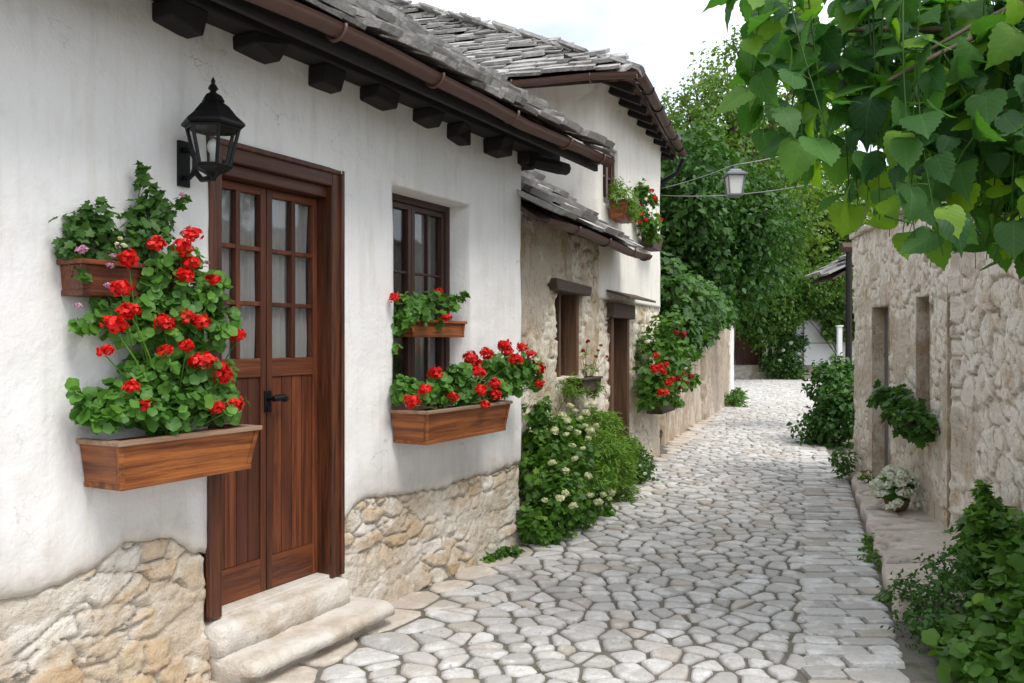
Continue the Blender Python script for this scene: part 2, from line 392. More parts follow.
def wall_grid(F, us, zs_of, nz, holes, disp, thick, name, mat, parent, attrs=None, smooth=True):
    """us: sorted u lines; zs_of(u)-> array of z rows (nz); holes: (u0,u1,z0,z1)."""
    us = np.asarray(us); nu = len(us)
    Z = np.stack([zs_of(u) for u in us]); U_ = np.repeat(us[:, None], nz, 1)
    uc = (U_[:-1, :-1] + U_[1:, 1:]) / 2; zc = (Z[:-1, :-1] + Z[1:, 1:] + Z[1:, :-1] + Z[:-1, 1:]) / 4
    keep = np.ones(uc.shape, bool)
    for (a, b, c, d) in holes: keep &= ~((uc > a) & (uc < b) & (zc > c) & (zc < d))
    D = disp(U_, Z); V = F.atv(U_.ravel(), D.ravel(), Z.ravel())
    ids = np.arange(nu * nz).reshape(nu, nz)
    a, b, c, d = ids[:-1, :-1][keep], ids[1:, :-1][keep], ids[1:, 1:][keep], ids[:-1, 1:][keep]
    if isinstance(F, FrameR): quads = np.stack([a, d, c, b], -1)
    else: quads = np.stack([a, b, c, d], -1)
    e = np.concatenate([quads[:, [0, 1]], quads[:, [1, 2]], quads[:, [2, 3]], quads[:, [3, 0]]])
    key = np.sort(e, 1); key = key[:, 0] * (nu * nz) + key[:, 1]
    _, inv, cnt = np.unique(key, return_inverse=True, return_counts=True)
    be = e[cnt[inv] == 1]
    bv = np.unique(be); mp_ = -np.ones(nu * nz, int); mp_[bv] = np.arange(len(bv)) + nu * nz
    Ub, Zb = U_.ravel()[bv], Z.ravel()[bv]
    V2 = F.atv(Ub, -thick + 0 * Ub, Zb)
    side = np.stack([be[:, 1], be[:, 0], mp_[be[:, 0]], mp_[be[:, 1]]], -1)
    V = np.concatenate([V, V2]); faces = np.concatenate([quads, side])
    tone = np.full(len(V), .5); mort = np.zeros(len(V))
    if attrs:
        tn, mo = attrs(U_, Z); tone[:nu * nz] = tn.ravel(); mort[:nu * nz] = mo.ravel()
        tone[nu * nz:] = tn.ravel()[bv]; mort[nu * nz:] = mo.ravel()[bv] * .5
    return np_mesh(name, V, np.full(len(faces), 4), faces.ravel(), tone, mort, None, mat, smooth, parent)
def lines(a, b, step, marks=()):
    pts = sorted([a, b] + [m for m in marks if a < m < b]); out = []
    for p, q in zip(pts[:-1], pts[1:]):
        n = max(1, int(round((q - p) / step))); out += list(np.linspace(p, q, n + 1)[:-1])
    return np.array(out + [b])

def rubble(s, sx, sy, h, warp=.35, joint=.16, mort_cover=.0):
    def f(u, z):
        wu = u + warp * (vn(u * 5.1, z * 5.1, s=s) - .5) * sx * .6; wz = z + warp * (vn(u * 4.3 + 7, z * 6.3, s=s + 3) - .5) * sy * .9
        row = np.floor(wz / sy); x = wu / sx * (.8 + .5 * _h(row, row * 0, row * 0, s)) + row * .37
        d1, d2, i = cells(x, wz / sy, s, .8); lx, ly = cells.local
        jn = joint * (.6 + .9 * vn(u * 12, z * 12, s=s + 4))
        e = sst(.0, jn, d2 - d1 + .10 * (fbm(u * 26, z * 26, s=s + 14, o=2) - .5))
        a1 = i * 37.7 % 1; a2 = i * 91.3 % 1
        face = (.45 + .55 * i) + (a1 - .5) * lx * .7 + (a2 - .5) * ly * .7
        c1, c2, ci = cells(u / sx * 3.1 + 5, z / sy * 2.6, s + 20, .9); q1, q2 = cells.local
        chip = (ci - .5) * .35 + ((ci * 53 % 1) - .5) * q1 * .5 + ((ci * 17 % 1) - .5) * q2 * .5
        cov = sst(.50, .60, fbm(u * 2.1, z * 2.6, s=s + 9) + mort_cover)
        hh = e * (face + chip * .5) * h * (1 - .72 * cov) + h * .55 * cov
        rough = (fbm(u * 18, z * 18, s=s + 5, o=4) - .5) * (.010 + h * .25) + (fbm(u * 4, z * 4, s=s + 6) - .5) * h * .5
        return hh + rough, i * .8 + .2 * fbm(u * 8, z * 8, s=s + 11), np.maximum((1 - e) * (1 - cov), cov * .55)
    return f
# ---- slate slabs
def slates(F, u0, u1, o0, z0, pitch, length, name, parent, keep=None, exp=.15, w=(.16, .34), th=.022, seed=1, mat='slate', rag=.03, lf=(.008, .03)):
    """Stone slabs on a slope: starts at eave (out=o0, z0), climbs inwards (decreasing out)."""
    rnd = random.Random(seed); mb = MB()
    c = 1 / math.hypot(1, pitch); s = pitch * c
    def pt(u, v, n):   # v up-slope, n normal
        return F.at(u, o0 - v * c + n * s, z0 + v * s + n * c)
    rows = int(length / exp)
    for r in range(rows):
        v = r * exp; u = u0 - rnd.random() * .2
        while u < u1:
            ww = rnd.uniform(*w); uu0 = max(u, u0 - rnd.uniform(0, rag * 2)); uu1 = min(u + ww - .008, u1 + rnd.uniform(0, rag * 2)); u += ww
            if uu1 - uu0 < .05: continue
            if keep and not keep((uu0 + uu1) / 2, v): continue
            j = rnd.uniform(-rag, rag); t_ = th * rnd.uniform(.6, 1.5); L = exp * 1.75
            lift = rnd.uniform(*lf); base = .004 + rnd.uniform(0, .01)
            n = 5; low = []
            for k in range(n):
                f = k / (n - 1); low.append((uu0 + (uu1 - uu0) * f + rnd.uniform(-.01, .01) * (0 < k < n - 1), v + j + rnd.uniform(-.014, .014) + (.018 if k in (0, n - 1) else 0)))
            top = [(uu1 - rnd.uniform(0, .02), v + L), (uu0 + rnd.uniform(0, .02), v + L)]
            poly = low + top; m = len(poly); tilt = rnd.uniform(-.012, .012)
            bot = []; tp = []
            for (a, b) in poly:
                f = 1 - (b - v) / L; nb = base + max(0, f) * (t_ + lift) + tilt * ((a - uu0) / (uu1 - uu0) - .5)
                bot.append(pt(a, b, nb)); tp.append(pt(a, b, nb + t_))
            fs = [tuple(range(m - 1, -1, -1)), tuple(range(m, 2 * m))] + [(k, (k + 1) % m, (k + 1) % m + m, k + m) for k in range(m)]
            mb.add(bot + tp, fs, rnd.random())
    return mb.build(name, mat, parent)
def gutter(F, u0, u1, o, z, r, name, parent, mat='gutter', seg=9, F2=None):
    mb = MB(); n = seg; vs_ = []; L = lines(u0, u1, .5)
    for u in L:
        sag = .012 * math.sin(u * 2.3) + .006 * math.sin(u * 5)
        for rr in (r, r * .86):
            for k in range(n):
                th = math.pi + math.pi * k / (n - 1)
                vs_.append(F.at(u, o + rr * math.cos(th), z + rr * math.sin(th) + sag))
    fs = []; m = 2 * n
    for i in range(len(L) - 1):
        for k in range(n - 1):
            fs.append((i * m + k, (i + 1) * m + k, (i + 1) * m + k + 1, i * m + k + 1))
            fs.append((i * m + n + k, i * m + n + k + 1, (i + 1) * m + n + k + 1, (i + 1) * m + n + k))
        for k, k2 in ((0, n), (n - 1, 2 * n - 1)): fs.append((i * m + k, i * m + k2, (i + 1) * m + k2, (i + 1) * m + k))
    for i in (0, len(L) - 1): 
        for k in range(n - 1): fs.append((i * m + k, i * m + k + 1, i * m + n + k + 1, i * m + n + k))
    mb.add(vs_, fs, .3); g = mb.build(name, mat, parent, smooth=True)
    return g
def gutter_bracket(F, u, o, z, r, parent, mat='gutter'):
    mb = MB(); pts = [F.at(u, o + (r + .006) * math.cos(th), z + (r + .006) * math.sin(th)) for th in np.linspace(math.pi * .95, 2.05 * math.pi, 11)]
    mb.tube(pts, .009, 6); return mb.build('gutter_bracket', mat, parent, smooth=True)

# ------------------------------------------------------------------ leaves
def T_diamond(fold=.18, w=.36):
    V = np.array([(0, 0, 0), (w, .45, fold), (0, 1, -.08), (-w, .45, fold)]); return V, [(0, 1, 2), (0, 2, 3)]
def T_long(): 
    V = np.array([(0, 0, 0), (.1, .4, .03), (0, 1, -.15), (-.1, .4, .03)]); return V, [(0, 1, 2), (0, 2, 3)]
def T_round(lobes=5, n=15):
    V = [(0, .42, -.06)]
    for k in range(n):
        th = -math.pi / 2 + 2 * math.pi * (k + .5) / n; r = .5 * (1 + .09 * math.cos(lobes * th)) * (1 - .35 * max(0, math.cos(th + math.pi / 2) - .8) / .2); V.append((r * math.cos(th), .45 + r * math.sin(th), .05 * math.cos(th * 3)))
    V = np.array(V); V[:, 2] += .25 * (np.hypot(V[:, 0], V[:, 1] - .42) ** 2)
    return V, [(0, k + 1, (k + 1) % n + 1) for k in range(n)]
def T_ivy():
    P = [(0, 0), (.22, -.12), (.45, .1), (.34, .3), (.5, .52), (.24, .62), (0, 1), (-.24, .62), (-.5, .52), (-.34, .3), (-.45, .1), (-.22, -.12)]
    V = [(0, .35, -.04)] + [(x, y, .10 * abs(x)) for x, y in P]; n = len(P)
    return np.array(V), [(0, (k + 1) % n + 1, k + 1) for k in range(n)]
def T_heart():
    # broad heart leaf with a toothed margin, folded on its midrib; three rings
    prof = [(0, 0), (.14, -.10), (.30, -.11), (.44, -.02), (.50, .14), (.47, .20), (.51, .30), (.44, .37), (.46, .47), (.36, .53), (.36, .64), (.25, .70), (.20, .82), (.09, .90), (0, 1.06)]
    V = []; F_ = []
    m = len(prof)
    for sgn in (1, -1):
        b = len(V)
        for r in (0, .5, 1):
            for (x, y) in prof:
                xx = x * r; V.append((sgn * xx, y, .10 * xx - .20 * xx * xx + .05 * math.sin(7 * y + sgn) * xx - .16 * (y - .3) ** 2))
        for i in range(2):
            for k in range(m - 1):
                q = (b + i * m + k, b + (i + 1) * m + k, b + (i + 1) * m + k + 1, b + i * m + k + 1)
                F_.append(q if sgn > 0 else q[::-1])
    return np.array(V), F_
TEMPL = dict(diamond=T_diamond(), long=T_long(), round=T_round(), ivy=T_ivy(), heart=T_heart(), petal=T_diamond(.1, .5), small_oval=T_diamond(.12, .3))
def nrm(a): return a / np.maximum(np.linalg.norm(a, axis=-1, keepdims=True), 1e-9)
def leaf_mesh(name, tmpl, P, Nn, D, S, tone, mat, parent, uv=False, wob=0):
    TV, TF = TEMPL[tmpl]; P = np.asarray(P); n = len(P)
    Nn = nrm(Nn); D = nrm(D - Nn * np.sum(D * Nn, -1, keepdims=True)); X = np.cross(D, Nn)
    S = np.broadcast_to(np.asarray(S, float), (n,))
    V = P[:, None] + S[:, None, None] * (X[:, None] * TV[None, :, :1] + D[:, None] * TV[None, :, 1:2] + Nn[:, None] * TV[None, :, 2:3])
    if wob: 
        cur = RNG.normal(0, wob, (n, 1)); V = V + Nn[:, None] * ((TV[None, :, 1] ** 2) * cur * S[:, None])[..., None]
    k = len(TV); sizes = np.tile([len(f) for f in TF], n); flat = np.concatenate([np.array(f) for f in TF])
    idx = (flat[None] + (np.arange(n) * k)[:, None]).ravel()
    tn = np.repeat(tone, k); uvv = np.tile(TV[:, :2], (n, 1)) if uv else None
    return np_mesh(name, V.reshape(-1, 3), sizes, idx, tn, None, uvv, mat, tmpl in ('round', 'heart'), parent)
def blob_points(blobs, sub=(.3, 14), rng=RNG):
    """blobs: (cx,cy,cz, rx,ry,rz, n). Leaves gather in clumps inside the ellipsoid; returns positions, outward dirs."""
    PP = []; OO = []; TT = []
    for (cx, cy, cz, rx, ry, rz, n) in blobs:
        n = int(n); kf, per = sub; K = max(3, n // per)
        d = nrm(rng.normal(size=(K, 3))); r = rng.random((K, 1)) ** .38
        cen = d * r
        which = rng.integers(0, K, n); loc = rng.normal(size=(n, 3)) * kf * .55
        p = cen[which] + loc; ct = rng.random(K)[which]
        rr = np.array([rx, ry, rz]); PP.append(p * rr + np.array([cx, cy, cz]))
        OO.append(nrm(cen[which] * .7 + nrm(loc) * .6)); TT.append(ct)
    return np.concatenate(PP), np.concatenate(OO), np.concatenate(TT)
def foliage(name, blobs, size, tmpl, mat, parent, up=.6, sub=(.3, 14), hang=.3, jit=.5, clip=None, svar=.3, seed=None, lean=(0, 0, 0)):
    rng = RNG if seed is None else np.random.default_rng(seed)
    P, O, T = blob_points(blobs, sub, rng)
    if clip is not None:
        k = clip(P); P, O, T = P[k], O[k], T[k]
    n = len(P)
    Nn = O * .8 + np.array([0, 0, up]) + np.array(lean) + rng.normal(size=(n, 3)) * jit
    D = O * .6 + rng.normal(size=(n, 3)) * .5 + np.array([0, 0, -hang])
    S = size * (1 + rng.normal(size=n) * svar).clip(.45, 1.45)
    tone = (T * .7 + rng.random(n) * .3) * (.75 + .25 * rng.random(n))
    return leaf_mesh(name, tmpl, P, Nn, D, S, tone, mat, parent, wob=.12)
def stems(name, base, tips, r, parent, mat='bark', sag=.0, n=5):
    mb = MB()
    for tpt in tips:
        a = Vector(base) + Vector((random.uniform(-.03, .03), random.uniform(-.03, .03), 0)) ; b = Vector(tpt); m = (a + b) / 2 + Vector((random.uniform(-1, 1), random.uniform(-1, 1), random.uniform(0, 1))) * (b - a).length * .08
        pts = [a.lerp(m, f).lerp(m.lerp(b, f), f) for f in np.linspace(0, 1, n)]
        mb.tube(pts, list(np.linspace(r, r * .35, n)), 5)
    return mb.build(name, mat, parent, smooth=True)

# flower head meshes (pompoms of small petals), shared between copies
def pom(name, r, mat, npet=70, seed=0, ps=.55):
    rng = np.random.default_rng(seed); d = nrm(rng.normal(size=(npet, 3)) + np.array([0, 0, .25])); P = d * r * rng.uniform(.55, .9, (npet, 1)) * np.array([1, 1, .8])
    TV, TF = TEMPL['petal']; o = leaf_mesh(name, 'petal', P, d + rng.normal(size=(npet, 3)) * .35, rng.normal(size=(npet, 3)), r * ps, rng.random(npet), mat, None)
    me = o.data; bpy.data.objects.remove(o); return me
POM = {k: [pom('flower_' + k, 1.0, 'petal_' + k, 80, 50 + i * 7 + j * 31) for i in range(3)] for j, k in enumerate(('red', 'dark', 'orange', 'white', 'cream', 'pink'))}
def flowers(parent, pts, r, kind='red', name='flower_head', var=.2, rnd=random.Random(5)):
    org = origin_of(parent)
    for p in pts:
        o = bpy.data.objects.new(name, rnd.choice(POM[kind])); COL.objects.link(o); o.parent = parent
        o.location = Vector(p) - org; s = r * rnd.uniform(1 - var, 1 + var); o.scale = (s * rnd.uniform(.9, 1.15), s * rnd.uniform(.9, 1.15), s * rnd.uniform(.75, 1)); o.rotation_euler = (rnd.uniform(-.4, .4), rnd.uniform(-.4, .4), rnd.uniform(0, 6.28))

# ------------------------------------------------------------------ the ground, the street
def ground():
    n = 40; mb = MB()
    xs = [-900, -300, -80, -20, -8, 0, 8, 20, 80, 300, 900]; ys = [-900, -200, -30, 0, 10, 20, 40, 80, 250, 900]
    vs_ = [(x, y, 0) for y in ys for x in xs]; fs = []
    for j in range(len(ys) - 1):
        for i in range(len(xs) - 1):
            a = j * len(xs) + i; fs.append((a, a + 1, a + len(xs) + 1, a + len(xs)))
    mb.add(vs_, fs, .5); tag(mb.build('ground', 'ground'), kind='structure')
ground()
def kerb_x(y): # street-side edge of the right pavement
    return float(np.interp(y, [0, 3.9, 5.0, 9.55, 12, 16, 24, 36], [.7, 1.84, 2.22, 3.78, 4.45, 5.8, 8.6, 13.2]))
def cob_left(y): # boundary between the broad edge slabs and the cobbles
    return float(np.interp(y, [1.5, 3.9, 4.4, 5.3, 6.2, 8.4, 10.7, 12, 15, 22, 36], [-1.8, -.83, -.58, -.26, .16, 1.0, 1.85, 2.40, 3.40, 5.75, 9.0]))
def wall_left(y):
    return float(np.interp(y, [1.0, 3.9, 6.61, 7.0, 11.75, 13.2, 21.8, 36], [-2.97, -1.394, .077, .08, 2.09, 2.44, 5.5, 8.3]))
def band_r(y): return kerb_x(y) - float(np.interp(y, [0, 5, 10, 20], [.38, .46, .45, .0]))
def vor_stones(pts, ok, name, gap, mat, parent=None, h=.02, z=0., dome=.5, seed=3, rmax=.8, cat=None):
    rnd = random.Random(seed); pts = np.array(pts); V = []; sizes = []; idx = []; T = []; MO = []
    order = np.argsort(pts[:, 1]); ptsS = pts[order]
    for ii in range(len(pts)):
        p = pts[ii]
        if not ok(p[0], p[1]): continue
        lo = np.searchsorted(ptsS[:, 1], p[1] - rmax); hi = np.searchsorted(ptsS[:, 1], p[1] + rmax)
        q = ptsS[lo:hi]; d = q - p; dd = (d ** 2).sum(1); sel = (dd > 1e-9) & (dd < rmax * rmax); q = q[sel]; d = d[sel]; dd = dd[sel]
        o_ = np.argsort(dd)[:18]; poly = [(p[0] + a * rmax * .6, p[1] + b * rmax * .6) for a, b in ((-1, -1), (1, -1), (1, 1), (-1, 1))]
        for k in o_:
            nx, ny = d[k] / math.sqrt(dd[k]); c = math.sqrt(dd[k]) / 2 - gap / 2 * rnd.uniform(.6, 1.5); out = []
            m = len(poly)
            for i in range(m):
                a = poly[i]; b = poly[(i + 1) % m]; da = (a[0] - p[0]) * nx + (a[1] - p[1]) * ny - c; db = (b[0] - p[0]) * nx + (b[1] - p[1]) * ny - c
                if da <= 0: out.append(a)
                if da * db < 0: t_ = da / (da - db); out.append((a[0] + (b[0] - a[0]) * t_, a[1] + (b[1] - a[1]) * t_))
            poly = out
            if len(poly) < 3: break
        if len(poly) < 3: continue
        c_ = np.array(poly)
        keepm = np.linalg.norm(c_ - np.roll(c_, 1, 0), axis=1) > .012; c_ = c_[keepm]
        if len(c_) < 3: continue
        nx_ = np.roll(c_, -1, 0); c_ = np.stack([c_ * .84 + nx_ * .16, c_ * .5 + nx_ * .5, c_ * .16 + nx_ * .84], 1).reshape(-1, 2)
        c_ = c_ + np.array([[rnd.gauss(0, gap * .16), rnd.gauss(0, gap * .16)] for _ in range(len(c_))])
        nx_ = np.roll(c_, -1, 0); keepm = np.linalg.norm(c_ - nx_, axis=1) > .004; c_ = c_[keepm]
        n = len(c_)
        if n < 5: continue
        cen = c_.mean(0); hh = z + h * rnd.uniform(.55, 1.25); tx, ty = rnd.gauss(0, .022), rnd.gauss(0, .022); b0 = len(V)
        size = np.linalg.norm(c_ - cen, axis=1).mean(); f1 = 1 - .006 / size; f2 = 1 - .024 / size
        for f, zz in ((1, z - .012), (f1, hh - .006 * dome), (f2, hh + .001 * dome), (.45, hh + .002 * dome)):
            for (x, y) in c_:
                X, Y = cen[0] + (x - cen[0]) * f, cen[1] + (y - cen[1]) * f
                V.append((X, Y, zz + ((X - cen[0]) * tx + (Y - cen[1]) * ty if zz > z - .01 else 0)))
        tn = rnd.random(); T += [tn] * (4 * n); MO += [1] * n + [.15] * n + [0] * (2 * n)
        for r in range(3):
            for k in range(n):
                k2 = (k + 1) % n; idx += [b0 + r * n + k, b0 + r * n + k2, b0 + (r + 1) * n + k2, b0 + (r + 1) * n + k]; sizes.append(4)
        idx += [b0 + 3 * n + k for k in range(n)]; sizes.append(n)
    V = np.array(V); wob = (fbm(V[:, 0] * 11, V[:, 1] * 11, s=4) - .5) * .009 * dome; V[:, 2] += wob * (V[:, 2] > z)
    return np_mesh(name, V, sizes, idx, T, MO, None, mat, True, parent)
def jitter_pts(x0, x1, y0, y1, sx, sy, jit, rnd, fx=lambda y: 0):
    out = []; j = 0; y = y0
    while y < y1:
        x = x0 + (j % 2) * sx / 2
        while x < x1:
            out.append((x + fx(y) + rnd.uniform(-jit, jit) * sx, y + rnd.uniform(-jit, jit) * sy)); x += sx
        y += sy; j += 1
    return out
_r = random.Random(2)
pts = jitter_pts(-4, 3.6, 1.2, 37, .150, .112, .47, _r, fx=lambda y: (cob_left(y) + 2.2))
pts = [p for p in pts if cob_left(p[1]) < p[0] < band_r(p[1]) + .2]
kept = []
for p in pts:
    if all((p[0] - q[0]) ** 2 + (p[1] - q[1]) ** 2 > .080 ** 2 for q in kept[-130:]): kept.append(p)
sl = []; y = .8
while y < 36:      # broad flat slabs between the houses and the cobbles
    a, b = wall_left(y), cob_left(y); k = max(1, int(round((b - a) / .40))); d = _r.uniform(.26, .44)
    for q in range(-1, k): sl.append((a + (b - a) * (q + .5) / k + _r.uniform(-.06, .06) - .02, y + _r.uniform(-.09, .09)))
    y += d
allp = kept + sl
tag(vor_stones(allp, lambda x, y: cob_left(y) < x < band_r(y) and y < 36.4, 'street', .0115, 'cobble', h=.016, dome=.9, rmax=1.1), kind='structure')
tag(vor_stones(allp, lambda x, y: wall_left(y) - .02 < x <= cob_left(y), 'left_path', .013, 'slab', h=.014, dome=.6, rmax=1.1), kind='structure')
# long setts laid crosswise along the right kerb
def setts():
    rnd = random.Random(9); pts = []; y = 1.2
    while y < 20:
        d = rnd.uniform(.10, .17); a, b = band_r(y), kerb_x(y); w = b - a
        cut = rnd.uniform(.3, .7)
        pts.append((a + w * cut / 2 - .02, y, w * cut + .04, d)); pts.append((a + w * (1 + cut) / 2, y, w * (1 - cut), d))
        y += d
    mb = MB()
    for (x, y, w, d) in pts:
        x0, x1, y0, y1 = x - w / 2 + .007, x + w / 2 - .007, y + .006, y + d - .006; h = rnd.uniform(.014, .03); r = .022; q = []
        for (cx, cy, a0) in ((x1 - r, y1 - r, 0), (x0 + r, y1 - r, 90), (x0 + r, y0 + r, 180), (x1 - r, y0 + r, 270)):
            for a in (10, 45, 80): q.append((cx + r * math.cos(R(a0 + a)) + rnd.uniform(-.006, .006), cy + r * math.sin(R(a0 + a)) + rnd.uniform(-.006, .006)))
        n = len(q); cx, cy = x, (y0 + y1) / 2; vv = []; slope = rnd.uniform(-.02, .02)
        for f, z in ((1, -.01), (.95, h - .004), (.8, h)):
            vv += [(cx + (a - cx) * f, cy + (b - cy) * f, z + (a - cx) * slope) for a, b in q]
        fs = [(r_ * n + k, r_ * n + (k + 1) % n, (r_ + 1) * n + (k + 1) % n, (r_ + 1) * n + k) for r_ in range(2) for k in range(n)] + [tuple(2 * n + k for k in range(n))]
        mb.add(vv, fs, rnd.random())
    tag(mb.build('street_edge_setts', 'cobble', smooth=False), kind='structure')
setts()
# raised pavement on the right with an uneven kerb
def pavement():
    ys = lines(4.75, 9.75, .06); V = []; T = []; mo = []; nx = 26; sizes = []; idx = []
    for y in ys:
        x0 = kerb_x(y) + .015 * math.sin(y * 9) + .02 * (float(vn(y * 3, .5, s=3)) - .5); x1 = 3.37 + .1625 * (y - 6.57) + .12
        V += [(x0 + .01, y, -.02), (x0, y, .09), (x0 + .02, y, .112)]; T += [.4] * 3; mo += [.9, .2, 0]
        for i in range(nx):
            V.append((x0 + .03 + (x1 - x0 - .03) * i / (nx - 1), y, .118)); T.append(.5); mo.append(0)
    V = np.array(V); top = V[:, 2] > .115
    d1, d2, i_ = cells(V[:, 0] * 1.5 + 3, V[:, 1] * 3.4, 8, .6); e = sst(.0, .12, d2 - d1)
    V[top, 2] += ((e - 1) * .016 + (fbm(V[:, 0] * 6, V[:, 1] * 6, s=2) - .5) * .02)[top]
    T = np.where(top, i_, .4); mo = np.where(top, 1 - e, mo); m = nx + 3
    for j in range(len(ys) - 1):
        for i in range(m - 1):
            a = j * m + i; idx += [a, a + 1, a + m + 1, a + m]; sizes.append(4)
    b = len(V); V2 = V[:m].copy(); V2[:, 2] = -.02; V = np.concatenate([V, V2]); T = np.concatenate([T, T[:m]]); mo = np.concatenate([mo, mo[:m]])
    for i in range(m - 1): idx += [i, b + i, b + i + 1, i + 1]; sizes.append(4)
    tag(np_mesh('pavement', V, sizes, idx, T, mo, None, 'slab', False, None), kind='structure')
pavement()

# ------------------------------------------------------------------ white house (left foreground)
HA = thing('white_house', 'white plastered house with stone base and dark wooden door in the left foreground', 'house', FA.at(1, -.3, 0))
U0, U1 = -2.3, 3.085
DOOR = (.0, .92, .28, 2.48); WIN = (1.397, 2.284, 1.08, 2.50)
def zb(u): # lower edge of the plaster
    base = np.interp(u, [-2.3, -1.0, -.8, -.62, -.45, -.2, -.06, .0, .92, 1.0, 1.12, 1.35, 2.0, 3.1], [.66, .64, .62, .66, .72, .70, .60, .58, .56, .60, .66, .64, .60, .62])
    return float(base + .05 * (fbm(np.array(u * 7.), np.array(.3), s=21, o=4) - .5) + .03 * (fbm(np.array(u * 25.), np.array(.3), s=22, o=3) - .5))
usA = lines(U0, U1, .022, (DOOR[0], DOOR[1], WIN[0], WIN[1]))
zlow = 16; zhi = lines(1.0, 3.18, .03, (WIN[2], WIN[3], DOOR[3]))
def zsA(u):
    b = zb(u); return np.concatenate([np.linspace(b, 1.0, zlow)[:-1], zhi])
def dispA(u, z):
    d = .022 + (fbm(u * 1.1, z * 1.1, s=31) - .5) * .035 + (fbm(u * 5, z * 5, s=32) - .5) * .012
    bz = np.vectorize(zb)(u[:, 0])[:, None]; k = np.clip((z - bz) / .05, 0, 1); d = d - .014 * (1 - k) ** 2
    end = np.clip((u - (U1 - .09)) / .09, 0, 1); d = d - .05 * end ** 2.4
    for (a, b) in ((WIN[0], WIN[1]), ):
        for e in (a, b):
            near = np.clip(1 - np.abs(u - e) / .05, 0, 1) * ((z > WIN[2] - .05) & (z < WIN[3] + .05)); d = d - .014 * near ** 2
    return d
def attrA(u, z):
    bz = np.vectorize(zb)(u[:, 0])[:, None]; return .5 + 0 * u, np.clip(1 - (z - bz) / .22, 0, 1) * .9
wall_grid(FA, usA, zsA, zlow - 1 + len(zhi), [(DOOR[0], DOOR[1], 0, DOOR[3]), WIN], dispA, .24, 'wall', 'plaster_a', HA, attrA)
rA = rubble(41, .19, .10, .042, .7, .13, .03)
usB = lines(U0, U1 + .02, .011, (DOOR[0] - .02, DOOR[1] + .02)); zB = lines(-.05, .86, .011)
def dispB(u, z):
    h, _, _ = rA(u, z); flare = .03 * np.clip(1 - z / .3, 0, 1)
    end = np.clip((u - (U1 - .06)) / .08, 0, 1)
    top = np.vectorize(zb)(u[:, 0])[:, None]; k = sst(-.03, .03, z - top)
    h = h * (1 - k) - .012 * k
    return h - .030 + flare - .05 * end ** 2 + .02 * (fbm(u * .9, z * .9, s=7) - .5)
wall_grid(FA, usB, lambda u: zB, len(zB), [(DOOR[0] - .02, DOOR[1] + .02, .2, 3)], dispB, .2, 'stone_base', 'rubble_a', HA, lambda u, z: rA(u, z)[1:])
mb = MB(); mb.box(FA, U1 - .26, U1 - .012, -5.2, -.06, 0, 2.95); mb.box(FA, U0, U0 + .2, -5.2, -.26, 0, 3.0); mb.box(FA, U0 + .2, U1 - .26, -5.2, -5.0, 0, 3.0)
g0 = [FA.at(U1 - .26, 0 - .03, 2.95), FA.at(U1 - .26, -5.2, 2.95), FA.at(U1 - .26, -2.6, 4.85), FA.at(U1 - .012, 0 - .03, 2.95), FA.at(U1 - .012, -5.2, 2.95), FA.at(U1 - .012, -2.6, 4.85)]
mb.add(g0, [(0, 1, 2), (5, 4, 3), (0, 3, 4, 1), (1, 4, 5, 2), (2, 5, 3, 0)]); mb.build('gable_wall', 'plaster_a', HA)
mb = MB(); mb.box(FA, U0 + .2, U1 - .26, -2.4, -2.3, 0, 2.9); mb.box(FA, U0 + .2, U1 - .26, -5., -.25, 2.86, 2.9); mb.build('shade_backing', 'interior_shade', HA)  # dark sheets added indoors to block light behind the openings

# eaves: joist ends, beam, rafters, boards, fascia, gutter, slabs
EO, EZ = .50, 2.985
for i, u in enumerate(np.arange(-2.04, 3.05, .46)):
    mb = MB(); w = random.uniform(.085, .125); L = random.uniform(.10, .19); dz = random.uniform(-.02, .035); u = u + random.uniform(-.04, .04)
    q1, q2, q3 = [random.uniform(-.02, .025) for _ in range(3)]
    c = [FA.at(u - w, L - .03 + q1, 2.90 + dz + .02), FA.at(u + w, L - .05 + q2, 2.90 + dz + q3 * .8), FA.at(u + w, -.2, 2.90 + dz), FA.at(u - w, -.2, 2.90 + dz)]
    c += [FA.at(u - w, L + q2, 3.0), FA.at(u + w, L - .02 + q1, 3.0), FA.at(u + w, -.2, 3.0), FA.at(u - w, -.2, 3.0)]
    mb.hexa(c, random.random()); mb.build('joist_end', 'wood_black', HA, bevel=.010)
mb = MB(); mb.box(FA, U0, U1 + .34, .02, .17, 3.0, 3.11); mb.build('eaves_beam', 'wood_black', HA, bevel=.01)
pitchA = .70
for u in np.arange(-2.1, 3.5, .43):
    mb = MB(); w = .045
    def rp(uu, o, n): return FA.at(uu, o, EZ + .02 + (EO - o) * pitchA + n)
    c = [rp(u - w, EO - .06, -.09), rp(u + w, EO - .06, -.09), rp(u + w, -.4, -.09), rp(u - w, -.4, -.09), rp(u - w, EO - .06, -.005), rp(u + w, EO - .06, -.005), rp(u + w, -.4, -.005), rp(u - w, -.4, -.005)]
    mb.hexa(c, random.random()); mb.build('rafter', 'wood_black', HA, bevel=.006)
def slab_roof(F, u0, u1, o0, o1, z0, pitch, th, name, mat, parent, off=0.):
    mb = MB()
    def rp(uu, o, n): return F.at(uu, o, z0 + (o0 - o) * pitch + n)
    mb.hexa([rp(u0, o0, off - th), rp(u1, o0, off - th), rp(u1, o1, off - th), rp(u0, o1, off - th), rp(u0, o0, off), rp(u1, o0, off), rp(u1, o1, off), rp(u0, o1, off)], .5)
    return mb.build(name, mat, parent)
slab_roof(FA, U0, 3.46, EO - .02, -2.6, EZ + .03, pitchA, .028, 'roof_boards', 'wood_soffit', HA, .012)
mb = MB()
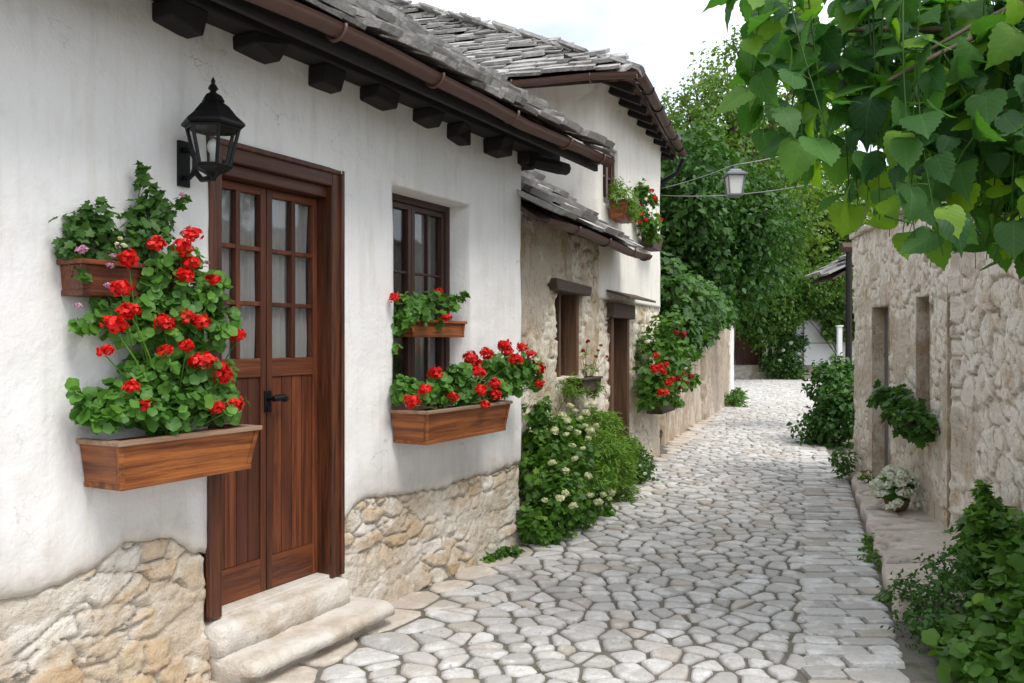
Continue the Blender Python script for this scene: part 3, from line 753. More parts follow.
for i, o in enumerate(np.arange(EO - .02, -.3, -.135)): pass
mb.box(FA, U0, 3.46, EO - .052, EO - .022, EZ - .085, EZ + .02); mb.build('fascia', 'wood_black', HA)
slates(FA, U0, 3.50, EO + .065, EZ - .012, pitchA, 3.75, 'roof', HA, exp=.15, w=(.14, .34), th=.032, seed=4, rag=.04, lf=(.012, .04))
# the far slope of the roof
mb = MB(); zr = EZ + .03 + (EO + 2.6) * pitchA
mb.hexa([FA.at(U0, -2.6, zr - .05), FA.at(3.5, -2.6, zr - .05), FA.at(3.5, -5.7, zr - 2.2), FA.at(U0, -5.7, zr - 2.2), FA.at(U0, -2.6, zr + .03), FA.at(3.5, -2.6, zr + .03), FA.at(3.5, -5.7, zr - 2.12), FA.at(U0, -5.7, zr - 2.12)]); mb.build('rear_roof', 'slate', HA)
gutter(FA, U0, 3.52, EO + .045, EZ - .005, .052, 'gutter', HA)
for u in (-1.4, -.6, .25, 1.05, 1.9, 2.7, 3.3): gutter_bracket(FA, u, EO + .045, EZ - .005, .052, HA)
# short beam end poking out under the gutter at the corner
mb = MB(); mb.tube([FA.at(3.0, .12, 2.93), FA.at(3.3, .2, 2.93), FA.at(3.42, .22, 2.935)], [.05, .055, .05], 8); mb.build('beam_end', 'wood_black', HA, smooth=False)

# door
mb = MB(); cw = .075; z0, z1 = .28, 2.48
mb.box(FA, 0, cw, -.14, .018, z0, z1); mb.box(FA, .92 - cw, .92, -.14, .018, z0 - .012, z1); fr = mb.build('door_frame', 'wood_frame', HA, bevel=.008)
mb = MB(); mb.box(FA, cw, .92 - cw, -.14, .017, z1 - cw, z1 - .001); mb.box(FA, cw, .92 - cw, -.13, -.02, z1 - cw - .06, z1 - cw); mb.build('head', 'wood_frame_h', fr, bevel=.006)
mb = MB(); mb.box(FA, -.012, .014, .0, .034, z0 + .02, z1 + .02); mb.box(FA, .906, .932, .0, .034, z0, z1 + .02); mb.box(FA, .014, .906, .0, .033, z1 - .008, z1 + .019); mb.build('moulding', 'wood_frame', fr, bevel=.006)
mb = MB(); mb.box(FA, cw, .92 - cw, -.13, .0, z0 - .03, z0 + .012); mb.build('sill', 'step', fr, bevel=.005)
la, lb, lm = cw + .002, .92 - cw - .002, .46; DO0, DO1 = -.125, -.085
gz0, gz1 = 1.475, 2.30
for (a, b, nm) in ((la, lm - .003, 0), (lm + .003, lb, 1)):
    st = .037
    mb = MB(); mb.box(FA, a, a + st, DO0, DO1, z0 + .012, 2.34); mb.box(FA, b - st, b, DO0, DO1, z0 + .012, 2.34)
    d = mb.build('door', 'wood_door', HA, bevel=.004)
    for (ra, rb_) in ((2.30, 2.34), (1.38, gz0), (z0 + .012, .46)):
        mb = MB(); mb.box(FA, a + st, b - st, DO0, DO1 - .001, ra, rb_); mb.build('rail', 'wood_door_h', d, bevel=.004)
    mb = MB(); nb = 4; w = (b - a - 2 * st) / nb
    for k in range(nb): mb.box(FA, a + st + k * w + .002, a + st + (k + 1) * w - .002, DO0 + .008, DO1 - .010, .46, 1.38)
    mb.box(FA, a + st, b - st, DO0 + .004, DO0 + .010, .46, 1.38, 1.)
    mb.build('board_panel', 'wood_door', d, bevel=.005)
    mb = MB(); mid = (a + b) / 2
    mb.box(FA, mid - .014, mid + .014, DO0 + .005, DO1 + .002, gz0, gz1)
    for z in (gz0 + (gz1 - gz0) / 3, gz0 + 2 * (gz1 - gz0) / 3): mb.box(FA, a + st, mid - .014, DO0 + .006, DO1 + .0, z - .011, z + .011); mb.box(FA, mid + .014, b - st, DO0 + .006, DO1 + .0, z - .011, z + .011)
    mb.build('glazing_bar', 'wood_door', d, bevel=.003)
    mb = MB(); mb.box(FA, a + st, b - st, -.110, -.107, gz0, gz1); mb.build('glass', 'glass', d)
    # curtain folds behind the panes
    vs_ = []; us_ = np.linspace(a + st, b - st, 60); 
    for z in np.linspace(gz0, gz1, 8):
        for u in us_: vs_.append(FA.at(u, -.132 + .008 * math.sin(u * 150 + 2 * math.sin(z * 4)) + .006 * math.sin(u * 70 + z * 3), z))
    fs = [(j * 60 + i, j * 60 + i + 1, (j + 1) * 60 + i + 1, (j + 1) * 60 + i) for j in range(7) for i in range(59)]
    mb = MB(); mb.add(vs_, fs, .2); mb.build('curtain', 'curtain', d, smooth=True)
    if nm == 1:
        mb = MB(); hu, hz = lm + .005, 1.27
        mb.box(FA, hu - .026, hu + .022, DO1, DO1 + .008, hz - .07, hz + .04)
        mb.tube([FA.at(hu - .004, DO1 + .006, hz), FA.at(hu - .004, DO1 + .055, hz)], .011, 8)
        mb.tube([FA.at(hu - .012, DO1 + .052, hz), FA.at(hu + .03, DO1 + .058, hz + .004), FA.at(hu + .065, DO1 + .052, hz + .008), FA.at(hu + .082, DO1 + .045, hz - .008)], [.016, .019, .014, .020], 8)
        mb.tube([FA.at(hu - .004, DO1 + .012, hz - .05), FA.at(hu - .004, DO1 + .02, hz - .05)], .012, 10)
        mb.build('handle', 'iron', d, bevel=.002)
mb = MB(); mb.box(FA, cw, .92 - cw, DO0, DO1, 2.343, z1 - cw - .06); mb.build('transom', 'wood_frame_h', HA)
mb = MB(); mb.box(FA, 0, .92, -.62, -.55, .2, 2.6); mb.build('door_shade_panel', 'interior_shade', HA)  # added near-black panel, gives the doorway its interior shade

# two worn stone steps
ST = thing('stone_steps', 'two worn pale stone steps below the wooden front door', 'steps', FA.at(.45, .15, 0))
def worn_slab(F, u0, u1, o0, o1, z0, z1, name, mat, parent, seed, amp=.02, over=0.):
    us = np.linspace(u0, u1, 70); V = []; n = 26; T = []
    prof = [(o0, z0), (o1 - over, z0), (o1 - over, z1 - .075), (o1 + 0, z1 - .066), (o1 + .004, z1 - .03), (o1 - .006, z1 - .010), (o1 - .03, z1 + .0)] + [(o1 - .03 + (o0 - o1 + .03) * f, z1) for f in np.linspace(.12, 1, 12)]
    m = len(prof)
    for u in us:
        ed = min(1, min(u - u0, u1 - u) / .05); ed = 1 - (1 - ed) ** 2
        for (o, z) in prof:
            a = float(fbm(np.array(u * 4), np.array(z * 9.), s=seed) - .5); b = float(fbm(np.array(u * 16), np.array(z * 22. + o * 12), s=seed + 1) - .5)
            V.append(F.at(u, o + (amp * 2.4 * a + amp * b) * (1 if o > o0 + .06 else 0) - (1 - ed) * .03 * (o > o0 + .1), z + (amp * .7 * b + amp * .5 * a) * (z > z0 + .02) - (1 - ed) * .018 * (z > z1 - .03)))
    idx = []; sz = []
    for i in range(len(us) - 1):
        for k in range(m):
            k2 = (k + 1) % m; idx += [i * m + k, (i + 1) * m + k, (i + 1) * m + k2, i * m + k2]; sz.append(4)
    idx += list(range(m)) + list(range((len(us)) * m - 1, (len(us) - 1) * m - 1, -1)); sz += [m, m]
    return np_mesh(name, V, sz, idx, np.full(len(V), .4), np.zeros(len(V)), None, mat, True, parent)
worn_slab(FA, -.01, .93, -.13, .105, .13, .272, 'step', 'step', ST, 5, .016)
worn_slab(FA, .0, 1.05, -.06, .31, -.03, .140, 'step', 'step', ST, 8, .026, .075)

# window
def window(F, u0, u1, z0, z1, rec, parent, mat='wood_window', cols=2, rows=3, fw=.05, sash=2, curtain=None, name='window'):
    mb = MB(); o0, o1 = -rec - .07, -rec
    mb.box(F, u0, u0 + fw, o0, o1, z0, z1); mb.box(F, u1 - fw, u1, o0, o1, z0, z1); mb.box(F, u0 + fw, u1 - fw, o0, o1 - .001, z1 - fw, z1); mb.box(F, u0 + fw, u1 - fw, o0, o1 - .001, z0, z0 + fw)
    w = mb.build(name, mat, parent, bevel=.006)
    a0, a1 = u0 + fw, u1 - fw; sw = (a1 - a0) / sash
    for s in range(sash):
        a = a0 + s * sw + .002; b = a0 + (s + 1) * sw - .002; t_ = .038
        mb = MB(); q0, q1 = o0 + .015, o1 - .012
        mb.box(F, a, a + t_, q0, q1, z0 + fw + .002, z1 - fw - .002); mb.box(F, b - t_, b, q0, q1, z0 + fw + .002, z1 - fw - .002)
        mb.box(F, a + t_, b - t_, q0, q1 - .001, z0 + fw + .002, z0 + fw + t_); mb.box(F, a + t_, b - t_, q0, q1 - .001, z1 - fw - t_, z1 - fw - .002)
        c0, c1 = a + t_, b - t_; y0, y1 = z0 + fw + t_, z1 - fw - t_
        for k in range(1, cols): x = c0 + (c1 - c0) * k / cols; mb.box(F, x - .008, x + .008, q0 + .01, q1 - .006, y0, y1)
        for k in range(1, rows):
            z = y0 + (y1 - y0) * k / rows
            for k2 in range(cols): xa = c0 + (c1 - c0) * k2 / cols + (.008 if k2 else 0); xb = c0 + (c1 - c0) * (k2 + 1) / cols - (.008 if k2 < cols - 1 else 0); mb.box(F, xa, xb, q0 + .011, q1 - .007, z - .008, z + .008)
        mb.build('sash', mat, w, bevel=.003)
    mb = MB(); mb.box(F, a0, a1, o0 + .028, o0 + .031, z0 + fw, z1 - fw); mb.build('glass', 'glass', w)
    if curtain:
        for (ca, cb) in curtain:
            vs_ = []; us_ = np.linspace(ca, cb, 40)
            for z in np.linspace(z0, z1, 8):
                for u in us_: vs_.append(F.at(u, o0 - .06 + .012 * math.sin(u * 95 + z * 2), z))
            fs = [(j * 40 + i, j * 40 + i + 1, (j + 1) * 40 + i + 1, (j + 1) * 40 + i) for j in range(7) for i in range(39)]
            mb = MB(); mb.add(vs_, fs, .2); mb.build('curtain', 'curtain', w, smooth=True)
    return w
window(FA, WIN[0] - .01, WIN[1] + .01, WIN[2] + .02, WIN[3] + .01, .15, HA, cols=2, rows=3, fw=.055, curtain=[(1.46, 1.60), (1.90, 2.22)])
mb = MB(); mb.box(FA, WIN[0] + .002, WIN[1] - .002, -.16, .03, WIN[2] - .02, WIN[2] + .022); mb.build('window_sill', 'plaster_a', HA, bevel=.006)

# ------------------------------------------------------------------ wall lantern
def wall_lantern():
    F = FA; u, o = -.155, .21; zc = 2.49
    L = thing('wall_lantern', 'black iron lantern on a scrolled bracket left of the front door', 'lantern', F.at(u, 0, 2.25))
    cx, cy, _ = F.at(u, o, 0)
    ang = math.atan2(F.Nn[1], F.Nn[0]) + math.pi / 6
    def ring(r, z, n=6): return [(cx + r * math.cos(ang + 2 * math.pi * k / n), cy + r * math.sin(ang + 2 * math.pi * k / n), z) for k in range(n)]
    def loft(mb, rings, tone=.5):
        n = len(rings[0]); vs_ = [p for r in rings for p in r]; fs = [(i * n + k, i * n + (k + 1) % n, (i + 1) * n + (k + 1) % n, (i + 1) * n + k) for i in range(len(rings) - 1) for k in range(n)]
        fs += [tuple(range(n - 1, -1, -1)), tuple((len(rings) - 1) * n + k for k in range(n))]; mb.add(vs_, fs, tone)
    mb = MB(); loft(mb, [ring(.125, zc - .012), ring(.138, zc - .004), ring(.136, zc + .006), ring(.10, zc + .038), ring(.068, zc + .078), ring(.045, zc + .095), ring(.05, zc + .10), ring(.036, zc + .125), ring(.02, zc + .135)])
    mb.lathe((cx, cy, zc), [(.018, .13), (.012, .145), (.022, .155), (.016, .168), (.007, .178), (.010, .188), (.002, .205)], 8); mb.build('cap', 'iron', L)
    mb = MB(); rt, rb = .112, .072; zt, zbm = zc - .012, zc - .175
    T_, B_ = ring(rt, zt), ring(rb, zbm)
    for k in range(6): mb.tube([T_[k], B_[k]], .0085, 5)
    for rr, zz in ((rb + .006, zbm - .004), (rt + .002, zt - .004)): 
        q = ring(rr, zz); mb.tube(q + [q[0]], .008, 5)
    loft(mb, [ring(.078, zbm - .004), ring(.078, zbm - .016), ring(.045, zbm - .03), ring(.016, zbm - .05), ring(.012, zbm - .065)]); mb.build('frame', 'iron', L)
    mb = MB()
    for k in range(6): mb.add([T_[k], T_[(k + 1) % 6], B_[(k + 1) % 6], B_[k]], [(0, 1, 2, 3)], .5)
    mb.build('glass', 'glass', L)
    mb = MB(); mb.lathe((cx, cy, zbm), [(.014, 0), (.014, .05), (.022, .062), (.026, .085), (.018, .105), (.004, .115)], 10); mb.build('bulb', 'lamp_glass', L, smooth=True)
    mb = MB(); mb.box(F, u - .03, u + .03, .02, .034, 2.24, 2.44)
    mb.tube([F.at(u, .03, 2.40), F.at(u, .07, 2.40), F.at(u, .10, 2.36), F.at(u, .10, 2.30), F.at(u, .14, 2.262), F.at(u, .19, 2.262), F.at(u, o, 2.275)], [.014, .014, .013, .013, .013, .013, .014], 8)
    mb.tube([F.at(u, .03, 2.28), F.at(u, .06, 2.275), F.at(u, .085, 2.29), F.at(u, .10, 2.32)], .011, 8); mb.build('bracket', 'iron', L)
wall_lantern()

# ------------------------------------------------------------------ planters
def planter(F, u0, u1, dep, z0, z1, label, loc=None, taper=.025, off=.03, mat='wood_planter', rim='wood_rim', group=None, name='flower_box'):
    T = thing(name, label, 'planter', F.at((u0 + u1) / 2, off + dep / 2, z0), group)
    th = .018; o0, o1 = off, off + dep; tp = taper
    mb = MB()
    def side(a0, a1, b0, b1, zz0, zz1, c0, c1, d0, d1):   # generic tapered slab given bottom and top extents
        mb.hexa([F.at(a0, b1, zz0), F.at(a1, b1, zz0), F.at(a1, b0, zz0), F.at(a0, b0, zz0), F.at(c0, d1, zz1), F.at(c1, d1, zz1), F.at(c1, d0, zz1), F.at(c0, d0, zz1)])
    zm = z0 + (z1 - z0) * .5
    side(u0 + tp, u1 - tp, o1 - tp - th, o1 - tp, z0, z1, u0, u1, o1 - th, o1)      # front
    side(u0 + tp + th, u1 - tp - th, o0, o0 + th, z0, z1, u0 + th, u1 - th, o0, o0 + th)
    mb.build('box', mat, T, bevel=.003)
    for (a_, b_, c_, d_) in ((u0 + tp, u0 + tp + th, u0, u0 + th), (u1 - tp - th, u1 - tp, u1 - th, u1)):
        mb = MB(); side(a_, b_, o0, o1 - tp - th, z0, z1, c_, d_, o0, o1 - th); mb.build('end_board', mat + '_end' if mat == 'wood_planter' else mat, T, bevel=.003)
    mb = MB(); mb.box(F, u0 + tp - .006, u1 - tp + .006, o0, o1 - tp + .010, z0 - .012, z0 + .010, .9)
    for (uu, dd) in ((u0, 1), (u1, -1)): 
        side(uu + dd * (tp - .006) - (0 if dd > 0 else .022), uu + dd * (tp - .006) + (.022 if dd > 0 else 0), o1 - tp - .002, o1 - tp + .008, z0 + .01, z1, uu - (.006 if dd > 0 else .016), uu + (.016 if dd > 0 else .006), o1 - .002, o1 + .008)
    mb.build('trim', mat, T, bevel=.003)
    mb = MB(); mb.box(F, u0 - .015, u1 + .015, o1 - .022, o1 + .020, z1, z1 + .020); mb.box(F, u0 - .015, u0 + .022, o0, o1 - .022, z1, z1 + .020); mb.box(F, u1 - .022, u1 + .015, o0, o1 - .022, z1, z1 + .020); mb.build('rim', rim, T, bevel=.004)
    mb = MB(); mb.box(F, u0 + th + .004, u1 - th - .004, o0 + th, o1 - th - .002, z1 - .06, z1 - .02); mb.build('soil', 'soil', T)
    return T
def B(F, px, py, o, r, n, k=(1, 1, 1)):
    p = F.P(px, py, o); return (p[0], p[1], p[2], r * k[0], r * k[1], r * k[2], n)
planter(FA, -.655, .045, .235, 1.005, 1.165, 'long orange brown wooden flower box on the wall left of the front door')
planter(FA, -.735, -.30, .13, 1.745, 1.85, 'small weathered brown flower box fixed high on the wall above the geraniums', mat='wood_door_h', rim='wood_door_h', taper=.01)
planter(FA, 1.36, 2.36, .255, .965, 1.135, 'orange brown wooden flower box under the front window of the white house')
planter(FA, 1.62, 2.23, .13, 1.60, 1.68, 'small brown flower box hung halfway up the front window', off=-.13, taper=.006, rim='wood_planter')

# geraniums, left box
G = thing('geranium', 'tall red flowering geranium climbing the wall from the long flower box', 'plant', FA.at(-.3, .14, 1.14))
bl = [B(FA, 102, 408, .16, .075, 100, (1, 1, .8)), B(FA, 125, 405, .2, .10, 170, (1, 1, .8)), B(FA, 165, 405, .18, .11, 190, (1.1, 1.1, .75)), B(FA, 205, 398, .16, .10, 170, (1, 1, .8)), B(FA, 227, 402, .15, .055, 50),
      B(FA, 150, 375, .16, .09, 130), B(FA, 185, 368, .15, .10, 170), B(FA, 212, 375, .15, .07, 80),
      B(FA, 170, 335, .14, .11, 190), B(FA, 200, 330, .14, .09, 130), B(FA, 145, 310, .14, .09, 120), B(FA, 175, 300, .14, .11, 190), B(FA, 205, 295, .14, .08, 100), B(FA, 218, 285, .15, .05, 40), B(FA, 155, 270, .14, .08, 110), B(FA, 180, 262, .13, .07, 80),
      B(FA, 110, 305, .13, .05, 40), B(FA, 88, 322, .12, .03, 22), B(FA, 120, 330, .12, .045, 26), B(FA, 225, 320, .15, .045, 30), B(FA, 84, 393, .14, .03, 14)]
foliage('foliage', [b[:6] + (b[6] * 1.35,) for b in bl], .042, 'round', 'leaf_geranium', G, up=.5, sub=(.4, 9), hang=.2, lean=(.35, -.45, .1), seed=1)
FLA = [(156, 243), (192, 233), (183, 246), (129, 258), (185, 274), (213, 279), (121, 287), (192, 262), (131, 309), (115, 323), (164, 322), (198, 322), (187, 316), (106, 350), (165, 350), (187, 345), (204, 360), (222, 366), (238, 335), (132, 386), (145, 405), (217, 406), (235, 404), (222, 374), (197, 361), (126, 312)]
fp = [FA.P(x, y, .27 if y > 340 else .245) for x, y in FLA]
flowers(G, fp, .041)
stems('stem', FA.at(-.3, .12, 1.12), [Vector(p) - Vector((.01, -.02, .02)) for p in fp], .006, G, 'leaf_geranium')
PL = thing('trailing_plant', 'bushy green trailing plant with a few pink blooms in the high small flower box', 'plant', FA.at(-.6, .1, 1.85))
bl = [B(FA, 80, 232, .10, .075, 160), B(FA, 100, 222, .10, .07, 130), B(FA, 118, 240, .10, .07, 110), B(FA, 75, 252, .10, .05, 70), B(FA, 98, 258, .12, .05, 60), B(FA, 150, 222, .10, .085, 190), B(FA, 165, 210, .10, .07, 120), B(FA, 148, 195, .09, .035, 40), B(FA, 145, 175, .09, .03, 26), B(FA, 142, 165, .09, .018, 8), B(FA, 180, 200, .1, .028, 16), B(FA, 140, 240, .12, .07, 110), B(FA, 80, 275, .16, .025, 16)]
foliage('foliage', bl, .030, 'ivy', 'leaf_vine', PL, up=.5, sub=(.4, 7), hang=.2, lean=(.2, -.3, 0), seed=2)
flowers(PL, [FA.P(82, 249, .19)], .022, 'pink'); flowers(PL, [FA.P(x, y, .2) for x, y in ((113, 255), (110, 265), (78, 305), (108, 285), (207, 262), (182, 194))], .013, 'pink'); flowers(PL, [FA.P(x, y, .2) for x, y in ((120, 238), (124, 245), (117, 243))], .011, 'cream')
stems('stem', FA.at(-.45, .1, 1.84), [FA.P(x, y, .1) for x, y in ((80, 215), (100, 212), (150, 190), (143, 165), (182, 196), (120, 230), (205, 262), (207, 266))], .004, PL, 'leaf_vine')

# geraniums, window box
G = thing('geranium', 'red geraniums spilling from the flower box under the front window', 'plant', FA.at(1.9, .16, 1.12))
bl = [B(FA, 412, 392, .14, .085, 110, (1, 1, .8)), B(FA, 435, 390, .16, .095, 130, (1, 1, .8)), B(FA, 462, 392, .17, .10, 150, (1, 1, .8)), B(FA, 490, 386, .18, .11, 160, (1, 1, .85)), B(FA, 512, 372, .22, .11, 160), B(FA, 528, 366, .26, .08, 100), B(FA, 495, 366, .18, .08, 90), B(FA, 455, 375, .14, .07, 70), B(FA, 535, 380, .27, .05, 40), B(FA, 400, 388, .12, .05, 40)]
foliage('foliage', [b[:6] + (b[6] * 1.35,) for b in bl], .046, 'round', 'leaf_geranium', G, up=.5, sub=(.4, 9), hang=.2, lean=(.35, -.45, .1), seed=3)
fp = [FA.P(x, y, o) for x, y, o in ((504, 345, .22), (522, 347, .27), (531, 354, .3), (539, 368, .33), (540, 383, .33), (516, 359, .32), (487, 353, .2), (473, 361, .2), (479, 371, .26), (495, 383, .3), (479, 389, .3), (485, 404, .32), (453, 396, .28), (435, 372, .2), (425, 389, .27), (412, 401, .29), (496, 394, .3), (470, 357, .2), (508, 351, .24))]
flowers(G, fp, .050)
stems('stem', FA.at(1.9, .14, 1.1), [Vector(p) - Vector((.01, -.02, .02)) for p in fp], .006, G, 'leaf_geranium')
PL = thing('potted_plant', 'leafy plant with three red blooms in the small box halfway up the window', 'plant', FA.at(1.9, -.03, 1.66))
bl = [B(FA, 404, 312, .02, .095, 120), B(FA, 424, 306, .02, .095, 130), B(FA, 398, 328, .03, .06, 60), B(FA, 450, 301, .02, .055, 70), B(FA, 462, 298, .02, .035, 30), B(FA, 440, 318, .02, .04, 20), B(FA, 395, 345, .04, .035, 14)]
foliage('foliage', bl, .045, 'ivy', 'leaf_geranium', PL, up=.5, sub=(.4, 8), hang=.3, lean=(.3, -.4, 0), seed=4)
flowers(PL, [FA.P(394, 297, .08), FA.P(438, 292, .06), FA.P(447, 317, .08)], .038)

# ------------------------------------------------------------------ stone cottage + tall white house
HC = thing('stone_cottage', 'low rubble stone cottage with a sagging stone slab roof beside the white house', 'house', FC.at(1, -.5, 0))
CW = (.87, 1.60, 1.22, 2.02)
rC = rubble(61, .22, .13, .036, .6, .16, .0)
us = lines(-.33, 2.17, .024, CW[:2]); zz = lines(-.05, 2.78, .024, CW[2:])
wall_grid(FC, us, lambda u: zz, len(zz), [CW], lambda u, z: rC(u, z)[0] - .03 + .04 * (fbm(u * .8, z * .8, s=77) - .5), .3, 'wall', 'rubble_c', HC, lambda u, z: rC(u, z)[1:])
mb = MB(); mb.box(FC, -.3, 2.1, -3.2, -3.0, 0, 3.9); mb.build('rear_wall', 'rubble_c', HC)
mb = MB(); mb.box(FC, -.3, 2.1, -.75, -.7, 0, 2.6); mb.build('shade_backing', 'interior_shade', HC)  # added dark sheet, keeps the cottage window opening black
mb = MB(); mb.box(FC, CW[0] + .0, CW[0] + .07, -.2, -.1, CW[2], CW[3]); mb.box(FC, CW[1] - .07, CW[1], -.2, -.04, CW[2], CW[3]); mb.box(FC, (CW[0] + CW[1]) / 2 - .03, (CW[0] + CW[1]) / 2 + .03, -.2, -.11, CW[2], CW[3]); w = mb.build('window', 'wood_old_z', HC, bevel=.006)
mb = MB(); mb.box(FC, CW[0] + .07, CW[1] - .07, -.17, -.165, CW[2], CW[3]); mb.build('glass', 'glass', w)
mb = MB(); mb.hexa([FC.at(CW[0] - .16, .06, CW[3] - .0), FC.at(CW[1] + .12, .05, CW[3] - .005), FC.at(CW[1] + .12, -.2, CW[3]), FC.at(CW[0] - .16, -.2, CW[3]), FC.at(CW[0] - .2, .06, CW[3] + .11), FC.at(CW[1] + .16, .05, CW[3] + .09), FC.at(CW[1] + .12, -.2, CW[3] + .1), FC.at(CW[0] - .16, -.2, CW[3] + .1)]); mb.build('lintel', 'wood_old', HC, bevel=.012)
cz, cpitch = 2.52, .72
slates(FC, -.42, 2.02, .30, cz, cpitch, 2.2, 'roof', HC, exp=.24, w=(.28, .6), th=.042, seed=12, rag=.06, lf=(.015, .05))
slates(FC, 2.03, 2.84, .30, cz, cpitch, .40, 'roof', HC, exp=.20, w=(.28, .5), th=.03, seed=13, rag=.04)
slab_roof(FC, -.42, 2.10, .28, -2.9, cz, cpitch, .04, 'roof_boards', 'wood_old', HC)
slab_roof(FC, 2.10, 2.80, .28, .01, cz, cpitch, .04, 'roof_boards', 'wood_old', HC)
gutter(FC, -.4, 2.86, .345, cz - .01, .055, 'gutter', HC)
for u in (.3, 1.2, 2.1, 2.7): gutter_bracket(FC, u, .345, cz - .01, .055, HC)
planter(FC, 1.02, 1.58, .16, 1.10, 1.20, 'weathered box of greenery under the cottage window', taper=.01, mat='wood_old', rim='wood_old')
PL = thing('window_plant', 'soft feathery plant with dark red buds under the cottage window', 'plant', FC.at(1.3, .1, 1.18))
bl = [B(FC, 575, 385, .14, .14, 420, (1, 1, .7)), B(FC, 592, 388, .14, .12, 330, (1, 1, .7)), B(FC, 590, 368, .12, .07, 60), B(FC, 584, 352, .1, .03, 16)]
foliage('foliage', bl, .05, 'long', 'leaf_feather', PL, up=.9, hang=-.4, seed=5)
fp = [FC.P(x, y, .2) for x, y in ((588, 341), (598, 350), (596, 356), (607, 356), (583, 350), (601, 345))]
flowers(PL, fp, .022, 'dark'); stems('stem', FC.at(1.45, .12, 1.2), fp, .004, PL, 'leaf_feather')

HB = thing('tall_white_house', 'two storey cream house with hipped stone slab roof beyond the cottage', 'house', FC.at(3.5, -1, 0))
b0, b1 = 2.17, 5.05
W1 = (2.33, 2.86, 3.05, 3.70); W2 = (3.76, 4.24, 2.86, 3.52); DB = (2.62, 3.26, .0, 1.82)
us = lines(b0, b1, .03, (W1[0], W1[1], W2[0], W2[1], DB[0], DB[1])); zz = lines(2.02, 4.42, .03, (W1[2], W1[3], W2[2], W2[3]))
def dB(u, z):
    e = np.clip(1 - (u - b0) / .10, 0, 1); e2 = np.clip((u - b1 + .08) / .08, 0, 1); return (fbm(u * .9, z * .9, s=91) - .5) * .05 - .05 * e ** 2.2 - .05 * e2 ** 2 + .10 * np.clip((z - 4.0) / .4, 0, 1) ** 2
wall_grid(FC, us, lambda u: zz, len(zz), [W1, W2], dB, .3, 'wall', 'plaster_b', HB)
zz = lines(-.05, 2.04, .026, (DB[3],)); rB = rubble(71, .26, .15, .036, .7, .16, -.02)
wall_grid(FC, us, lambda u: zz, len(zz), [DB], lambda u, z: rB(u, z)[0] - .055, .28, 'stone_base', 'rubble_c', HB, lambda u, z: rB(u, z)[1:])
FB = Frame(*FC.at(b0 + .045, -.045, 0)[:2], -.965, .262); FB.Nn = (-.262, -.965)    # front wall, u runs left, out towards the camera
us = lines(0.0, 8, .08); zz = lines(0, 4.42, .08)
class FrameL(FrameR): pass
FB2 = FrameL(*FC.at(b0 + .045, -.045, 0)[:2], -.965, .262); FB2.Nn = (-.262, -.965)
wall_grid(FB2, us, lambda u: zz, len(zz), [], lambda u, z: (fbm(u * .9, z * .9, s=95) - .5) * .05 + .10 * np.clip((z - 4.0) / .4, 0, 1) ** 2, .25, 'front_wall', 'plaster_b', HB)
e1 = FC.at(b1, -.2, 0); mb = MB(); F3 = Frame(e1[0], e1[1], -.93, .37)
mb.box(F3, 0, 8, -.2, 0, 0, 4.4); mb.build('rear_wall', 'plaster_b', HB)
mb = MB(); mb.box(FC, b0 + .3, b1 - .3, -.8, -.7, 0, 4.2); mb.build('shade_backing', 'interior_shade', HB)  # added dark sheet, blocks light behind the upstairs windows
for i, W in enumerate((W1, W2)):
    window(FC, W[0], W[1], W[2], W[3], .035, HB, 'wood_frame', cols=1, rows=2, fw=.05)
mb = MB(); mb.box(FC, DB[0], DB[0] + .09, -.22, .0, 0, DB[3]); mb.box(FC, DB[1] - .09, DB[1], -.22, .03, 0, DB[3]); fr = mb.build('door_frame', 'wood_old_z', HB, bevel=.008)
mb = MB()
for k in range(4): w = (DB[1] - DB[0] - .18) / 4; mb.box(FC, DB[0] + .09 + k * w + .002, DB[0] + .09 + (k + 1) * w - .002, -.17, -.14, .03, DB[3])
mb.build('door', 'wood_frame', HB, bevel=.004)
mb = MB(); mb.box(FC, DB[0] - .12, DB[1] + .16, -.2, .06, DB[3], DB[3] + .17); mb.build('lintel', 'wood_old', HB, bevel=.014)
mb = MB()
for k in range(5): mb.hexa([FC.at(DB[0] - .2 + k * .24, .26, 2.02), FC.at(DB[0] + .03 + k * .24, .26, 2.02), FC.at(DB[0] + .03 + k * .24, .0, 2.10), FC.at(DB[0] - .2 + k * .24, .0, 2.10), FC.at(DB[0] - .2 + k * .24, .26, 2.045), FC.at(DB[0] + .03 + k * .24, .26, 2.045), FC.at(DB[0] + .03 + k * .24, .0, 2.125), FC.at(DB[0] - .2 + k * .24, .0, 2.125)])
mb.build('door_canopy', 'wood_old', HB, bevel=.004)
# hipped roof
E1 = Vector((1.19, 8.46, 4.20)); E2 = Vector((2.33, 12.06, 4.20)); PK = Vector((-3.03, 17.1, 8.45)); E4 = Vector((1.19 - .965 * 11, 8.46 + .262 * 11, 4.2)); E5 = Vector((-8, 20, 4.2))
PK2 = PK + Vector((-6, 1.6, 0))
mb = MB()
th = Vector((0, 0, -.05))
for poly in ([E1, PK, PK2, E4], [E1, E2, PK], [E2, E5, PK2, PK]):
    n = len(poly); vs_ = [p + Vector((0, 0, .0)) for p in poly] + [p + th for p in poly]
    mb.add(vs_, [tuple(range(n - 1, -1, -1)), tuple(range(n, 2 * n))] + [(k, (k + 1) % n, n + (k + 1) % n, n + k) for k in range(n)])
mb.build('roof_boards', 'wood_soffit', HB)
FBR = FrameL(E1.x, E1.y, -.965, .262); FBR.Nn = (-.262, -.965)
ho = PK - E1; hu = ho.x * -.965 + ho.y * .262; hv = ho.x * .262 + ho.y * .965; cB = hv; pB = (PK.z - E1.z) / hv; kB = 1 / math.hypot(1, pB)
